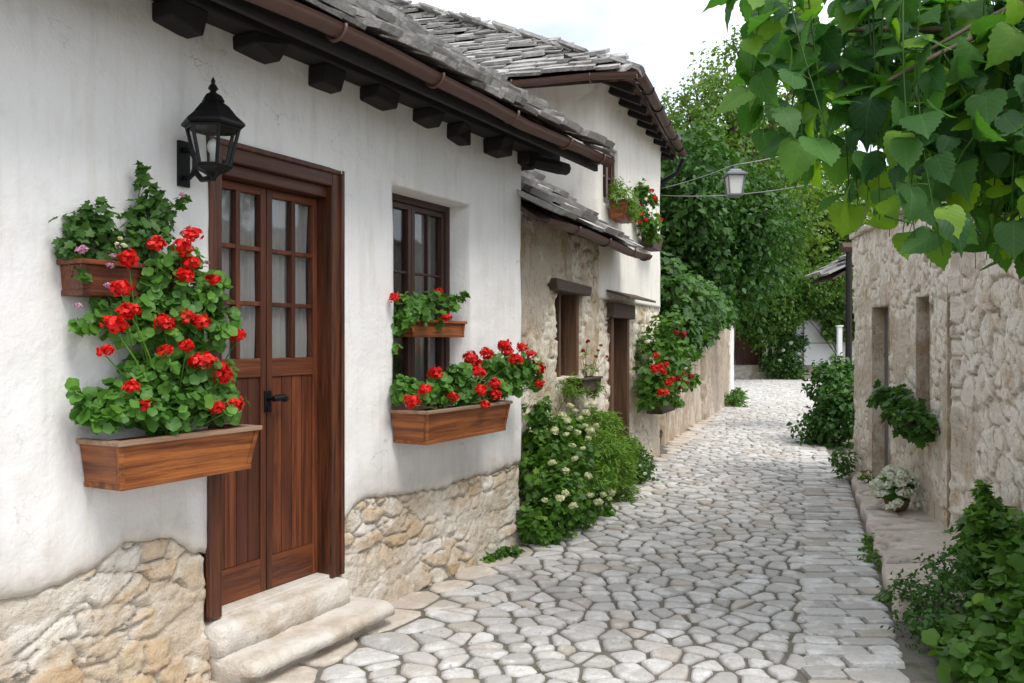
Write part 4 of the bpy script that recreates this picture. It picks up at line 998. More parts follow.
slates(FBR, -.2, 9.5, .05, 4.215, pB, 8.5, 'roof', HB, keep=lambda u, v: u > (v * kB - .05) / hv * hu + .03, exp=.20, w=(.2, .42), th=.028, seed=21, rag=.035)
# side slope
dS = (E2 - E1).normalized(); FS = Frame(E1.x, E1.y, dS.x, dS.y)
hp = PK - E1; su = hp.x * dS.x + hp.y * dS.y; sv = hp.x * -dS.y + hp.y * dS.x; pS = (PK.z - E1.z) / sv; kS = 1 / math.hypot(1, pS); LS = (E2 - E1).length
slates(FS, 0, 7.2, .04, 4.215, pS, 7.0, 'side_roof', HB, keep=lambda u, v: (v * kS) / sv * su - .05 < u < LS + (v * kS) / sv * (su - LS), exp=.2, w=(.2, .42), th=.028, seed=22)
# hip: overlapping ridge stones
mb = MB(); rr = random.Random(3); n = int((PK - E1).length / .2)
for k in range(n):
    p = E1.lerp(PK, k / n) + Vector((0, 0, .03)); q = E1.lerp(PK, (k + 1.5) / n) + Vector((0, 0, .03)); d = (q - p).normalized(); side = Vector((.83, .30, 0)).cross(d).cross(d).normalized(); s1 = Vector((-.9, .0, 0)); s1 = (s1 - d * s1.dot(d)).normalized(); upv = d.cross(s1); upv = upv if upv.z > 0 else -upv
    w = rr.uniform(.11, .15); t_ = .035; lf = rr.uniform(.02, .05)
    sec = [(-w, -.05), (-w * .5, .02), (0, .045), (w * .5, .02), (w, -.05)]
    vs_ = []
    for (pt_, l) in ((p, lf), (q, 0)):
        for (a, b) in sec: vs_.append(pt_ + s1 * a + upv * (b + l))
        for (a, b) in reversed(sec): vs_.append(pt_ + s1 * a + upv * (b + l - t_))
    mb.add(vs_, [(i, (i + 1) % 10, 10 + (i + 1) % 10, 10 + i) for i in range(10)] + [tuple(range(9, -1, -1)), tuple(range(10, 20))], rr.random())
mb.build('ridge_stones', 'slate', HB)
gutter(FBR, -.06, 8.5, .09, 4.20, .055, 'gutter', HB); gutter(FS, -.05, LS, .085, 4.20, .055, 'gutter', HB)
for u in (.4, 1.2, 2.0): gutter_bracket(FBR, u, .09, 4.20, .055, HB)
for u in (.5, 1.2, 1.9, 2.6, 3.3): gutter_bracket(FS, u, .085, 4.20, .055, HB, 'iron')
for u in np.arange(.25, LS, .42):
    mb = MB(); mb.hexa([FS.at(u - .04, -.02, 4.08), FS.at(u + .04, -.02, 4.08), FS.at(u + .04, -.75, 4.42), FS.at(u - .04, -.75, 4.42), FS.at(u - .04, -.02, 4.155), FS.at(u + .04, -.02, 4.155), FS.at(u + .04, -.75, 4.56), FS.at(u - .04, -.75, 4.56)]); mb.build('rafter', 'wood_black', HB)
mb = MB(); mb.tube([FS.at(LS + .02, .085, 4.14), FS.at(LS + .02, .0, 3.95), FS.at(LS - .1, -.30, 3.75)], .035, 8); mb.build('downpipe', 'iron', HB)
# window boxes upstairs
planter(FC, 2.42, 2.92, .2, 2.90, 3.07, 'curved brown planter under the nearer upstairs window of the tall house', taper=.05, mat='wood_planter', rim='wood_old')
PL = thing('window_plant', 'pale green feathery plant in the nearer upstairs window box', 'plant', FC.at(2.65, .13, 3.05))
foliage('foliage', [B(FC, 621, 196, .16, .14, 420), B(FC, 629, 205, .2, .12, 300), B(FC, 618, 185, .12, .08, 110), B(FC, 632, 212, .22, .07, 90)], .06, 'long', 'leaf_feather', PL, up=.9, hang=-.3, seed=6)
flowers(PL, [FC.P(x, y, .22) for x, y in ((630, 181), (623, 179), (634, 190))], .014, 'white')
planter(FC, 3.80, 4.30, .16, 2.72, 2.88, 'dark small planter under the farther upstairs window of the tall house', taper=.03, mat='wood_old', rim='wood_old')
PL = thing('window_plant', 'red flowering plant trailing from the farther upstairs window box', 'plant', FC.at(4.1, .12, 2.75))
foliage('foliage', [B(FC, 643, 212, .12, .12, 260), B(FC, 649, 222, .16, .13, 260), B(FC, 653, 234, .18, .10, 120), B(FC, 642, 190, .08, .11, 160), B(FC, 650, 200, .14, .09, 100)], .045, 'ivy', 'leaf_bush', PL, seed=7)
stems('stem', FC.at(4.05, .12, 2.86), [FC.P(x, y, .2) for x, y in ((655, 198), (652, 190), (660, 219), (638, 205))], .005, PL, 'leaf_bush')
flowers(PL, [FC.P(x, y, .22) for x, y in ((638, 205), (641, 213), (640, 222), (646, 219), (657, 214), (660, 219), (655, 198), (652, 190))], .032, 'red')

# ------------------------------------------------------------------ plants at the foot of the cottage
def bush(name, label, base, blobs, size, tmpl, mat, seed, fl=None, frad=.03, fkind='white', cat='bush', group=None, up=.6, hang=.2, sub=(.35, 12), nst=7, sr=.008, clip=None, stem_mat='bark'):
    T = thing(name, label, cat, base, group)
    foliage('foliage', blobs, size, tmpl, mat, T, up=up, hang=hang, sub=sub, seed=seed, clip=clip)
    if nst: stems('stem', base, [(b[0], b[1], b[2]) for b in (blobs * 3)[:nst]], sr, T, stem_mat)
    if fl: flowers(T, fl, frad, fkind, rnd=random.Random(seed))
    return T
def W(x, y, z, r, n, k=(1, 1, 1)): return (x, y, z, r * k[0], r * k[1], r * k[2], n)
def above(z): return lambda P: P[:, 2] > z
# flowering shrub next to the house corner
bl = [B(FC, 548, 520, .35, .17, 420), B(FC, 560, 495, .4, .19, 480), B(FC, 540, 480, .22, .18, 420), B(FC, 548, 440, .2, .2, 520), B(FC, 575, 460, .3, .19, 420), B(FC, 572, 430, .18, .15, 300), B(FC, 590, 500, .42, .14, 300), B(FC, 600, 516, .42, .10, 140), B(FC, 538, 415, .14, .12, 170), B(FC, 535, 525, .28, .12, 160), B(FC, 578, 512, .42, .13, 200)]
fl = [FC.P(x, y, o) for x, y, o in ((580, 418, .4), (585, 425, .4), (570, 428, .38), (588, 438, .42), (583, 448, .45), (562, 415, .3), (577, 432, .42), (590, 430, .42), (570, 405, .3), (586, 412, .38), (596, 425, .42), (575, 458, .45), (552, 462, .42), (545, 500, .5), (598, 502, .58), (573, 505, .58), (612, 492, .5), (566, 470, .46), (579, 487, .52), (566, 434, .4), (575, 410, .35), (592, 404, .3), (588, 475, .5), (565, 493, .55), (580, 496, .55), (590, 495, .55), (603, 494, .55), (609, 498, .5), (560, 498, .55), (572, 445, .42), (567, 420, .38), (555, 430, .35))]
bush('flowering_shrub', 'leafy shrub with small cream flowers against the white house corner', FC.at(.9, .3, 0), [b[:6] + (b[6] * 1.5,) for b in bl], .048, 'ivy', 'leaf_bush', 31, fl, .034, 'cream', clip=above(.01))
bl = [B(FC, 602, 450, .32, .18, 1500), B(FC, 615, 465, .36, .19, 1500), B(FC, 608, 425, .22, .14, 900), B(FC, 622, 490, .4, .14, 800), B(FC, 598, 480, .36, .15, 900), B(FC, 628, 445, .24, .12, 600), B(FC, 593, 415, .18, .1, 350)]
bush('feathery_shrub', 'bright feathery shrub in the middle of the cottage planting', FC.at(1.9, .3, 0), bl, .06, 'long', 'leaf_feather', 32, None, up=1.0, hang=-.3, clip=above(.01), nst=12)
bl = [B(FC, 636, 470, .28, .16, 380), B(FC, 643, 482, .3, .13, 240), B(FC, 632, 450, .2, .12, 220), B(FC, 646, 462, .22, .10, 140)]
bush('small_shrub', 'small dark rounded shrub at the far end of the cottage planting', FC.at(3.0, .3, 0), bl, .05, 'diamond', 'leaf_vine', 33, [FC.P(x, y, .42) for x, y in ((640, 465), (645, 473))], .02, 'white', clip=above(.01))
# weed at the base of the white house
bl = [B(FA, 500, 556, .10, .07, 90, (1, 1, .7)), B(FA, 510, 553, .10, .07, 90, (1, 1, .7)), B(FA, 490, 560, .08, .05, 50, (1, 1, .7)), B(FA, 517, 556, .08, .05, 40, (1, 1, .6))]
bush('weed', 'low green weed at the stone foot of the white house corner', FA.at(2.75, .1, 0), bl, .05, 'diamond', 'leaf_bush', 34, nst=4, sr=.003, cat='weed', clip=above(.005))

# ------------------------------------------------------------------ roses and box on the tall house's lower wall
planter(FC, 4.05, 4.85, .22, .66, .80, 'old wooden flower box low on the far lower wall under red roses', taper=.03, mat='wood_old', rim='wood_old')
T = thing('climbing_rose', 'red flowering climber around the far end of the tall white house wall', 'plant', FC.at(4.6, .15, 0))
bl = [B(FC, 652, 375, .22, .22, 420), B(FC, 664, 385, .3, .22, 420), B(FC, 670, 365, .3, .25, 420), B(FC, 655, 350, .18, .22, 380), B(FC, 650, 390, .2, .16, 220), B(FC, 678, 375, .35, .2, 280), B(FC, 664, 345, .2, .22, 380)]
bl = [b[:6] + (b[6] * .6,) for b in bl] + [B(FC, 668, 330, .3, .2, 160), B(FC, 684, 355, .4, .2, 160), B(FC, 690, 380, .45, .13, 90), B(FC, 646, 400, .22, .1, 80), B(FC, 676, 398, .36, .1, 60)]
foliage('foliage', bl, .065, 'ivy', 'leaf_bush', T, seed=41, sub=(.34, 9))
flowers(T, [FC.P(x, y, .46) for x, y in ((656, 355), (660, 365), (655, 368), (663, 370), (668, 382), (661, 392), (672, 379), (666, 364))], .05, 'red'); flowers(T, [FC.P(x, y, .5) for x, y in ((684, 374), (686, 382), (678, 378), (680, 387), (676, 332), (683, 334), (690, 376))], .045, 'dark'); flowers(T, [FC.P(x, y, .46) for x, y in ((656, 370), (664, 372), (666, 392))], .045, 'orange')
stems('stem', FC.at(4.6, .12, .78), [FC.P(x, y, .2) for x, y in ((652, 375), (664, 350), (672, 370), (656, 340))], .016, T)

# ------------------------------------------------------------------ garden wall beyond, with pier
FF = Frame(2.46, 13.3, .3576, 1.0)
GW = thing('garden_wall', 'tall weathered plaster and rubble garden wall under the hanging vine', 'wall', FF.at(3, -.15, 0))
us = lines(-.55, 3.8, .05); zz = lines(-.05, 2.25, .05); rF = rubble(81, .5, .3, .05, .8, .15, .15)
wall_grid(FF, us, lambda u: zz, len(zz), [], lambda u, z: (fbm(u * 1.2, z * .7, s=5) - .5) * .09, .35, 'wall', 'old_render', GW, lambda u, z: (.5 + 0 * u, 0 * u))
us = lines(3.8, 8.7, .05); zz2 = lines(-.05, 2.0, .05)
wall_grid(FF, us, lambda u: zz2, len(zz2), [], lambda u, z: rF(u, z)[0] + .06, .4, 'rough_wall', 'old_render', GW, lambda u, z: rF(u, z)[1:])
PI_ = thing('white_pier', 'whitewashed pier closing the far end of the garden wall', 'pier', FF.at(8.9, -.1, 0))
us = lines(8.7, 9.35, .05); wall_grid(FF, us, lambda u: zz2, len(zz2), [], lambda u, z: .14 + (fbm(u * 3, z * 2, s=15) - .5) * .04, .5, 'shaft', 'plaster_a', PI_, lambda u, z: (.5 + 0 * u, np.clip(1 - z / .3, 0, 1)))
mb = MB(); mb.box(FF, 8.62, 9.42, -.5, .2, 1.99, 2.07); mb.build('cap', 'slab', PI_, bevel=.015)
T = thing('doorway', 'narrow dark doorway between the tall house and garden wall', 'door', FC.at(5.4, -.4, 0))
e_ = FC.at(5.05, -.25, 0); s_ = FF.at(-.55, -.2, 0); FG = Frame(e_[0], e_[1], s_[0] - e_[0], s_[1] - e_[1]); L_ = math.hypot(s_[0] - e_[0], s_[1] - e_[1])
mb = MB(); mb.box(FG, 0, L_, -.08, 0, 0, 2.0); mb.build('leaf', 'wood_window', T); mb = MB(); mb.box(FG, 0, L_, -.1, .02, 2.0, 2.14); mb.build('lintel', 'wood_old', T)
mb = MB(); p0 = FC.at(5.2, .42, 0)
bush('grass_tuft', 'grass tuft at the foot of the white pier', FF.at(7.6, .35, 0), [(*FF.at(7.6, .3, .12), .25, .35, .14, 260), (*FF.at(8.2, .3, .2), .2, .3, .2, 260)], .16, 'long', 'leaf_bush', 35, up=.8, hang=-.8, nst=0, cat='grass', clip=above(.01))

# ------------------------------------------------------------------ right-hand stone wall
HD = thing('stone_wall', 'pale whitewashed rubble wall with narrow openings along the right side', 'wall', FD.at(0, -.2, 0))
dA, dB_ = (1.70, 2.33, -.1, 1.92), (.47, .84, .86, 1.95); dC = (-.215, .05, .10, 1.98)
us = lines(-4.2, 3.17, .018, (dA[0], dA[1], dB_[0], dB_[1], dC[0], dC[1], -.24)); zz = lines(-.05, 2.72, .018, (dA[3], dB_[2], dB_[3], dC[2], dC[3]))
r1 = rubble(101, .20, .12, .028, .8, .11, -.03); r2 = rubble(103, .25, .16, .044, .9, .11, -.04)
def fD(u, z):
    k = sst(-.28, -.22, u); a = r1(u, z); b = r2(u, z)
    h = a[0] * k + (b[0] + .02) * (1 - k); pil = ((u > -.30) & (u < -.225)) * .05
    return h + pil * 1 - .02, a[1] * k + b[1] * (1 - k), a[2] * k + b[2] * (1 - k)
wall_grid(FD, us, lambda u: zz, len(zz), [dA, dB_, dC], lambda u, z: fD(u, z)[0] + .04 * (fbm(u * .7, z * .7, s=107) - .5), .34, 'wall', 'rubble_d', HD, lambda u, z: fD(u, z)[1:])
mb = MB()
for k in range(26):
    u = -4.2 + k * .285; mb.box(FD, u, u + .275, -.42, .05 + random.uniform(-.02, .03), 2.72 + .002, 2.72 + random.uniform(.05, .09))
mb.build('coping', 'slab', HD, bevel=.01)
mb = MB(); mb.box(FD, 3.10, 3.165, -3.0, -.34, 0, 2.7); mb.box(FD, -4.2, 3.1, -.40, -.345, 0, 2.7); mb.build('rear_wall', 'rubble_d', HD)
for (ja, jb, jc, jd) in (dA, dB_, dC):
    mb = MB(); mb.box(FD, jb - .012, jb + .004, -.33, .004, jc, jd); mb.box(FD, ja - .004, ja + .012, -.33, .0, jc, jd); mb.box(FD, ja + .012, jb - .012, -.33, .002, jd - .012, jd + .004); mb.build('jamb', 'old_render', HD, bevel=.004)
mb = MB()
for k in range(5): w = (dA[1] - dA[0]) / 5; mb.box(FD, dA[0] + k * w + .002, dA[0] + (k + 1) * w - .002, -.15, -.12, .12, dA[3])
d = mb.build('door', 'grey_paint', HD, bevel=.003); mb = MB(); mb.tube([FD.at(dA[0] + .1, -.12, 1.1), FD.at(dA[0] + .1, -.07, 1.1), FD.at(dA[0] + .2, -.07, 1.1)], .01, 6); mb.build('handle', 'iron', d)
mb = MB(); mb.box(FD, dB_[0] + .013, dB_[1] - .013, -.13, -.10, dB_[2], dB_[3]); w = mb.build('shutter', 'wood_old_z', HD, bevel=.003)
mb = MB(); mb.box(FD, dC[0], dC[1], -.20, -.15, dC[2], dC[3]); mb.build('blind_panel', 'slab', HD)
planter(FD, .42, .92, .16, .78, .87, 'small timber shelf box under the opening of the right-hand wall', taper=.03, mat='wood_old', rim='wood_old')
bl = [(*FD.at(.42, .12, .95), .14, .2, .13, 300), (*FD.at(.7, .14, .97), .14, .22, .14, 340), (*FD.at(1.0, .16, 1.04), .14, .2, .13, 280), (*FD.at(1.25, .16, 1.1), .09, .14, .08, 100), (*FD.at(.45, .14, .82), .10, .18, .09, 160)]
bush('window_plant', 'dense dark green plant bulging from the right-hand wall opening', FD.at(.7, .15, .86), bl, .055, 'ivy', 'leaf_vine', 51, nst=5, cat='plant')
# white flowers on the pavement
pp = FD.at(.72, .19, .12)
PT = thing('flower_pot', 'low dark brown bowl holding white flowers on the right pavement', 'pot', pp)
mb = MB(); mb.lathe(pp, [(.07, 0), (.09, .03), (.105, .08), (.11, .09), (.095, .09), (.08, .07), (.02, .065)], 18); mb.build('bowl', 'terracotta', PT, smooth=True)
T = thing('white_flowers', 'mound of white flowers in a low bowl against the right-hand wall', 'flowers', (pp[0], pp[1], .21))
foliage('foliage', [(pp[0], pp[1], .30, .12, .14, .11, 200)], .045, 'round', 'leaf_bush', T, seed=52)
rr = random.Random(8); flowers(T, [(pp[0] + .17 * math.cos(a) * s - .02, pp[1] + .19 * math.sin(a) * s, .33 + .14 * math.sqrt(max(0, 1 - s * s)) - .20 * s * rr.random()) for a, s in [(rr.uniform(0, 6.28), rr.random() ** .6) for _ in range(95)]], .042, 'white')
# plants growing out of the right pavement and at the near end
def leafplant(name, label, base, blobs, size, tmpl, mat, seed, **k): return bush(name, label, base, blobs, size, tmpl, mat, seed, cat='plant', clip=above(.005), **k)
bl = [W(2.92, 5.2, .36, .16, 260), W(2.92, 5.0, .26, .18, 300), W(2.96, 5.3, .50, .11, 140), W(2.85, 4.9, .16, .18, 240), W(2.98, 5.35, .62, .06, 50), W(2.7, 5.0, .20, .14, 150), W(2.84, 5.2, .42, .10, 100)]
leafplant('tall_weed', 'tall bright green weed growing against the right-hand wall', (3.0, 5.2, .05), [b[:6] + (b[6] * 1.8,) for b in bl], .05, 'ivy', 'leaf_bush', 53, up=.7)
bl = [W(2.25, 4.75, .14, .15, 300, (1, 1, .9)), W(2.32, 4.6, .24, .15, 320), W(2.3, 4.4, .12, .15, 260), W(2.45, 4.8, .28, .12, 200), W(2.15, 4.3, .08, .13, 180), W(2.1, 4.5, .07, .1, 120), W(2.3, 4.1, .12, .15, 160)]
leafplant('low_shrub', 'low dusky small-leaved shrub at the near end of the right pavement', (2.3, 4.6, 0), bl, .032, 'small_oval', 'leaf_dark', 54, up=.5)
bl = [W(2.66, 4.5, .18, .18, 200), W(2.78, 4.3, .28, .16, 170), W(2.5, 4.1, .16, .2, 190), W(2.25, 4.1, .12, .16, 120), W(2.15, 3.85, .1, .14, 110), W(2.35, 3.75, .16, .16, 130), W(2.8, 4.6, .45, .15, 120), W(2.45, 4.0, .10, .15, 110), W(2.9, 4.2, .2, .2, 160), W(2.75, 3.9, .25, .18, 140)]
leafplant('broad_leaved_plant', 'broad-leaved green plant beside the dusky shrub in the lower right corner', (2.65, 4.3, 0), [b[:6] + (b[6] * 1.7,) for b in bl], .068, 'round', 'leaf_bush', 55, up=.9)
for i, (x, y, h, lab) in enumerate(((2.27, 4.98, .07, 'tiny weed in the corner of the near kerb end'), (2.52, 5.9, .10, 'small weed sprouting along the middle of the kerb'), (2.72, 6.45, .11, 'bright weed tuft halfway up the kerb joint'), (2.62, 6.15, .05, 'thin weed between kerb stones'))):
    leafplant('kerb_weed', lab, (x, y, 0), [W(x - .03, y, h * .7, .06, 45, (1, 1.5, h / .08)), W(x - .03, y + .1, h * .4, .05, 30, (1, 1.5, .8))], .035, 'diamond', 'leaf_bush', 60 + i, up=.8, nst=2, sr=.002, group='weeds growing along the kerb')
bl = [W(3.66, 9.4, .22, .14, 200), W(3.72, 9.6, .28, .12, 150)]
leafplant('small_shrub', 'little shrub with pale tips at the far end of the right pavement', (3.68, 9.5, .1), bl, .045, 'diamond', 'leaf_vine', 66, fl=[(3.6, 9.25, .32), (3.66, 9.3, .36), (3.58, 9.3, .25)], frad=.02)
leafplant('doorway_weed', 'little green tuft beside the grey doorway on the pavement', (3.62, 8.6, .1), [W(3.62, 8.65, .18, .09, 100)], .04, 'diamond', 'leaf_bush', 67, nst=3, sr=.003)
bl = [W(4.75, 12.6, .35, .38, 900), W(4.85, 12.9, .8, .34, 800), W(4.95, 12.4, .6, .34, 700), W(5.05, 13.2, 1.05, .3, 500), W(4.6, 12.9, .2, .3, 500)]
leafplant('roadside_bush', 'dark bush bulging past the far end of the right-hand wall', (4.9, 12.8, 0), bl, .085, 'diamond', 'leaf_dark', 68, up=.6)

# ------------------------------------------------------------------ hanging street lantern and cables
LX, LY, LZ = 2.40, 9.2, 3.27
L = thing('hanging_lantern', 'grey square street lantern hanging from cables over the street', 'lantern', (LX, LY, LZ))
def sq(r, z): return [(LX + r * a, LY + r * b, LZ + z) for a, b in ((-1, -1), (1, -1), (1, 1), (-1, 1))]
def loft4(mb, rings, cap=True):
    vs_ = [p for r in rings for p in r]; fs = [(i * 4 + k, i * 4 + (k + 1) % 4, (i + 1) * 4 + (k + 1) % 4, (i + 1) * 4 + k) for i in range(len(rings) - 1) for k in range(4)]
    fs += [(3, 2, 1, 0), tuple((len(rings) - 1) * 4 + k for k in range(4))]; mb.add(vs_, fs)
mb = MB(); loft4(mb, [sq(.10, .07), sq(.112, .075), sq(.112, .092), sq(.06, .125), sq(.055, .14), sq(.02, .15)]); mb.tube([(LX, LY, LZ + .15), (LX, LY, LZ + .20)], .008, 6); mb.build('cap', 'grey_paint', L)
mb = MB()
for a, b in zip(sq(.066, -.13), sq(.088, .07)): mb.tube([a, b], .009, 5)
loft4(mb, [sq(.072, -.145), sq(.078, -.14), sq(.078, -.125), sq(.07, -.122)]); mb.build('frame', 'grey_paint', L)
mb = MB(); loft4(mb, [sq(.062, -.124), sq(.083, .068)]); mb.build('shade', 'lamp_glass', L)
def cable(a, b, sag, lab, r=.006):
    a = Vector(a); b = Vector(b); pts = [a.lerp(b, f) - Vector((0, 0, 4 * sag * f * (1 - f))) for f in np.linspace(0, 1, 14)]
    mb = MB(); mb.tube(pts, r, 5); tag(mb.build('cable', 'cable', None, smooth=True, loc=tuple(a)), lab, 'cable', 'overhead cables')
cable(FS.at(LS - .1, -.2, 3.72), (LX, LY, LZ + .195), .02, 'overhead cable from the tall house eave to the lantern')
cable((LX, LY, LZ + .195), (3.95, 9.4, 3.95), .06, 'overhead cable rising from the lantern to the right')
cable(FS.at(LS - .1, -.2, 3.62), (4.2, 10.4, 3.6), .10, 'lower slack overhead cable crossing behind the lantern')
mb = MB(); mb.tube([(4.2, 10.4, 0), (4.22, 10.4, 3.7)], [.05, .04], 8)
# ------------------------------------------------------------------ far end of the street
FE = Frame(9.2, 35.6, 1, .03); FE.Nn = (0.03, -1.0)
TW = thing('terrace_wall', 'low dry stone terrace wall closing the far end of the street', 'wall', (11, 35.6, 0))
FE2 = FrameL(8.0, 35.6, 1, .03); FE2.Nn = (.03, -1.0)
us = lines(0, 7, .08); zz = lines(-.05, .5, .06); rE = rubble(111, .4, .2, .07, .6, .2, -.2)
wall_grid(Frame(8.0, 35.6, 1, .03), us, lambda u: zz, len(zz), [], lambda u, z: rE(u, z)[0], .4, 'wall', 'rubble_a', TW, lambda u, z: rE(u, z)[1:])
FT = Frame(8, 35.6, 1, .03); mb = MB(); mb.box(FT, 0, 7, -4, .02, .5, .56); mb.build('terrace_top', 'slab', TW, bevel=.01)
GT = thing('wooden_gate', 'dark brown wooden gate under overhanging foliage at the street end', 'gate', (9.8, 36.6, .55))
FG2 = Frame(9.0, 36.6, 1, 0); mb = MB()
for k in range(8): mb.box(FG2, .0 + k * .2, .19 + k * .2, -.03, 0, .56, 2.2)
mb.build('boards', 'wood_frame', GT, bevel=.005)
for gu in (-.12, 1.61):
    mb = MB(); mb.box(FG2, gu, gu + .11, -.06, .05, .56, 2.35); mb.build('post', 'wood_old', GT)
WO = thing('white_outbuilding', 'white outbuilding with a panelled white door at the street end', 'building', (12.5, 35, .5))
FW = Frame(11.35, 35.3, 1, -.02); mb = MB(); mb.box(FW, 0, 3.6, -3, -.0, .5, 3.1); mb.build('wall', 'plaster_a', WO)
mb = MB(); mb.box(FW, .72, 1.98, .0, .05, .58, 2.45); d = mb.build('door', 'white_paint', WO, bevel=.01)
mb = MB(); mb.box(FW, .68, .715, .0, .06, .56, 2.5); mb.box(FW, 1.985, 2.02, 0, .06, .56, 2.5); mb.box(FW, .72, 1.98, .055, .065, 1.48, 1.51); mb.box(FW, .70, 2.0, .0, .07, .52, .575); mb.build('trim', 'grey_paint', d)
slab_roof(FW, -.2, 3.8, .3, -3.2, 3.1, .25, .08, 'roof', 'slate', WO, .05)
WP = thing('white_post', 'thin white painted post before the outbuilding', 'post', (10.95, 28.5, 0)); mb = MB(); mb.box(Frame(10.9, 28.5, 1, 0), 0, .14, -.14, 0, 0, 2.05); mb.build('shaft', 'white_paint', WP, bevel=.01); mb = MB(); mb.box(Frame(10.9, 28.5, 1, 0), -.03, .17, -.17, .03, 2.05, 2.1); mb.build('cap', 'white_paint', WP, bevel=.01)
# small timber canopy beyond the right wall
CN = thing('timber_canopy', 'small slab-roofed timber canopy on a dark post behind the right-hand wall', 'canopy', (5.55, 14.0, 0))
mb = MB(); mb.tube([(5.52, 14.0, 0), (5.53, 14.0, 3.05)], [.06, .05], 8); mb.build('post', 'wood_black', CN)
mb = MB(); mb.tube([(5.53, 14.0, 2.82), (5.53, 15.2, 2.82)], .06, 6); mb.tube([(5.4, 14.0, 3.1), (7.5, 14.1, 3.12)], .09, 6); mb.build('beam', 'wood_old', CN)
FN = FrameR(5.55, 14.0, 0, 1); slates(FN, 0, 1.1, .30, 2.62, .6, 1.3, 'roof', CN, exp=.26, w=(.3, .6), th=.045, seed=31, rag=.05)
slab_roof(FN, 0, 1.1, .28, -1.0, 2.60, .6, .03, 'boards', 'wood_old', CN)

# trees ---------------------------------------------------------------------------------------------
def tree(name, label, base, trunk_h, tr, crown, size, mat, seed, tmpl='diamond', limbs=7, group=None, sub=(.28, 26), hang=.3, up=.6, lean=(0, 0)):
    rnd = random.Random(seed); T = thing(name, label, 'tree', base, group)
    b = Vector(base); top = b + Vector((lean[0], lean[1], trunk_h)); mb = MB()
    pts = [b.lerp(top, f) + Vector((math.sin(f * 5 + seed) * .08, math.cos(f * 4 + seed) * .08, 0)) for f in np.linspace(0, 1, 8)]
    mb.tube(pts, list(np.linspace(tr, tr * .6, 8)), 10); mb.build('trunk', 'bark', T, smooth=True)
    mb = MB()
    for c in crown:
        for k in range(max(1, limbs // len(crown) + 1)):
            e = Vector((c[0] + rnd.uniform(-.5, .5) * c[3], c[1] + rnd.uniform(-.5, .5) * c[4], c[2] + rnd.uniform(-.2, .7) * c[5])); s = pts[rnd.randint(4, 7)]
            m = s.lerp(e, .5) + Vector((rnd.uniform(-.3, .3), rnd.uniform(-.3, .3), .3)); q = [s.lerp(m, f).lerp(m.lerp(e, f), f) for f in np.linspace(0, 1, 7)]
            mb.tube(q, list(np.linspace(tr * .42, tr * .06, 7)), 6)
    mb.build('limb', 'bark', T, smooth=True)
    foliage('crown', crown, size, tmpl, mat, T, up=up, sub=sub, hang=hang, seed=seed, clip=above(.05)); return T
# dark climber-covered tree right behind the tall house
tree('leafy_tree', 'dense dark leafy tree rising right behind the tall white house', (2.7, 17.2, 0), 3.4, .22,
     [W(3.3, 16.2, 4.4, 1.1, 3400, (.9, 1, 1.1)), W(4.4, 17.4, 4.1, 1.15, 3600), W(3.5, 17.0, 3.1, 1.1, 3400), W(4.6, 17.9, 3.1, 1.05, 2800), W(4.0, 18.5, 4.8, 1.0, 1800), W(5.2, 18.6, 4.2, .9, 1500)], .13, 'leaf_dark', 71, limbs=12)
tree('tall_tree', 'tall airy tree with broken crown against the sky beyond the tall house', (6.0, 24.5, 0), 5.5, .25,
     [W(5.6, 24, 8.2, 1.2, 1300), W(6.6, 24.5, 9.2, 1.1, 1000), W(4.9, 23.8, 7.0, 1.2, 1700), W(6.4, 24.6, 7.2, 1.5, 2600), W(7.8, 25, 8.4, 1.2, 1100), W(6.9, 24.2, 10.1, .6, 260), W(5.9, 24.6, 5.9, 1.6, 2600), W(4.6, 23.6, 8.0, .7, 320), W(7.5, 24.8, 6.4, 1.4, 2000), W(8.6, 25, 9.6, .8, 450)], .13, 'leaf_tree_mid', 72, limbs=20, sub=(.22, 20))
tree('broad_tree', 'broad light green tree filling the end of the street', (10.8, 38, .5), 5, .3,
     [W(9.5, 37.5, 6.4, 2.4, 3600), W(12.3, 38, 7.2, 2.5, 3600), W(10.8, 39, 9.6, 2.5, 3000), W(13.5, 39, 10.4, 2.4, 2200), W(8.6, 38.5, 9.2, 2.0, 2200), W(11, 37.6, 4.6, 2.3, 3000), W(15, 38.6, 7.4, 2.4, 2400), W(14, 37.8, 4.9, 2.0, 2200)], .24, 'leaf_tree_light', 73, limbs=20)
tree('spreading_tree', 'mid green spreading tree between the dark tree and the broad light one', (7.6, 30, 0), 4.2, .25,
     [W(7.6, 29.5, 5.6, 1.6, 2600), W(9.0, 30, 6.6, 1.7, 2600), W(7.9, 31, 7.7, 1.6, 2000), W(9.6, 31.5, 4.9, 1.3, 1600), W(10.4, 31, 8.2, 1.5, 1500)], .18, 'leaf_tree', 74, limbs=14)
tree('round_tree', 'rounded dark green tree overhanging the wooden gate', (10.95, 36.3, .5), 2.6, .10,
     [W(10.0, 33.9, 3.5, 1.1, 3200, (1.2, 1, .9)), W(10.5, 34.0, 2.7, .95, 2600, (1.2, 1, .9)), W(9.4, 34.1, 2.6, .8, 1700), W(11.0, 34.3, 3.2, .8, 1700), W(9.9, 34.2, 2.0, .7, 1300), W(11.9, 34.0, 3.7, .9, 1500), W(12.9, 34.2, 4.2, .9, 1300)], .13, 'leaf_tree', 75, limbs=10, hang=.9)
tree('woodland_tree', 'brownish green tree behind the outbuilding roof', (15.5, 40, .5), 4, .25, [W(14.5, 38.5, 5.2, 1.8, 2200), W(17, 39, 6, 2.2, 2400), W(15.8, 38.6, 4.0, 1.6, 1600), W(19, 40, 7, 2.5, 2400)], .22, 'leaf_dark', 76, limbs=10)
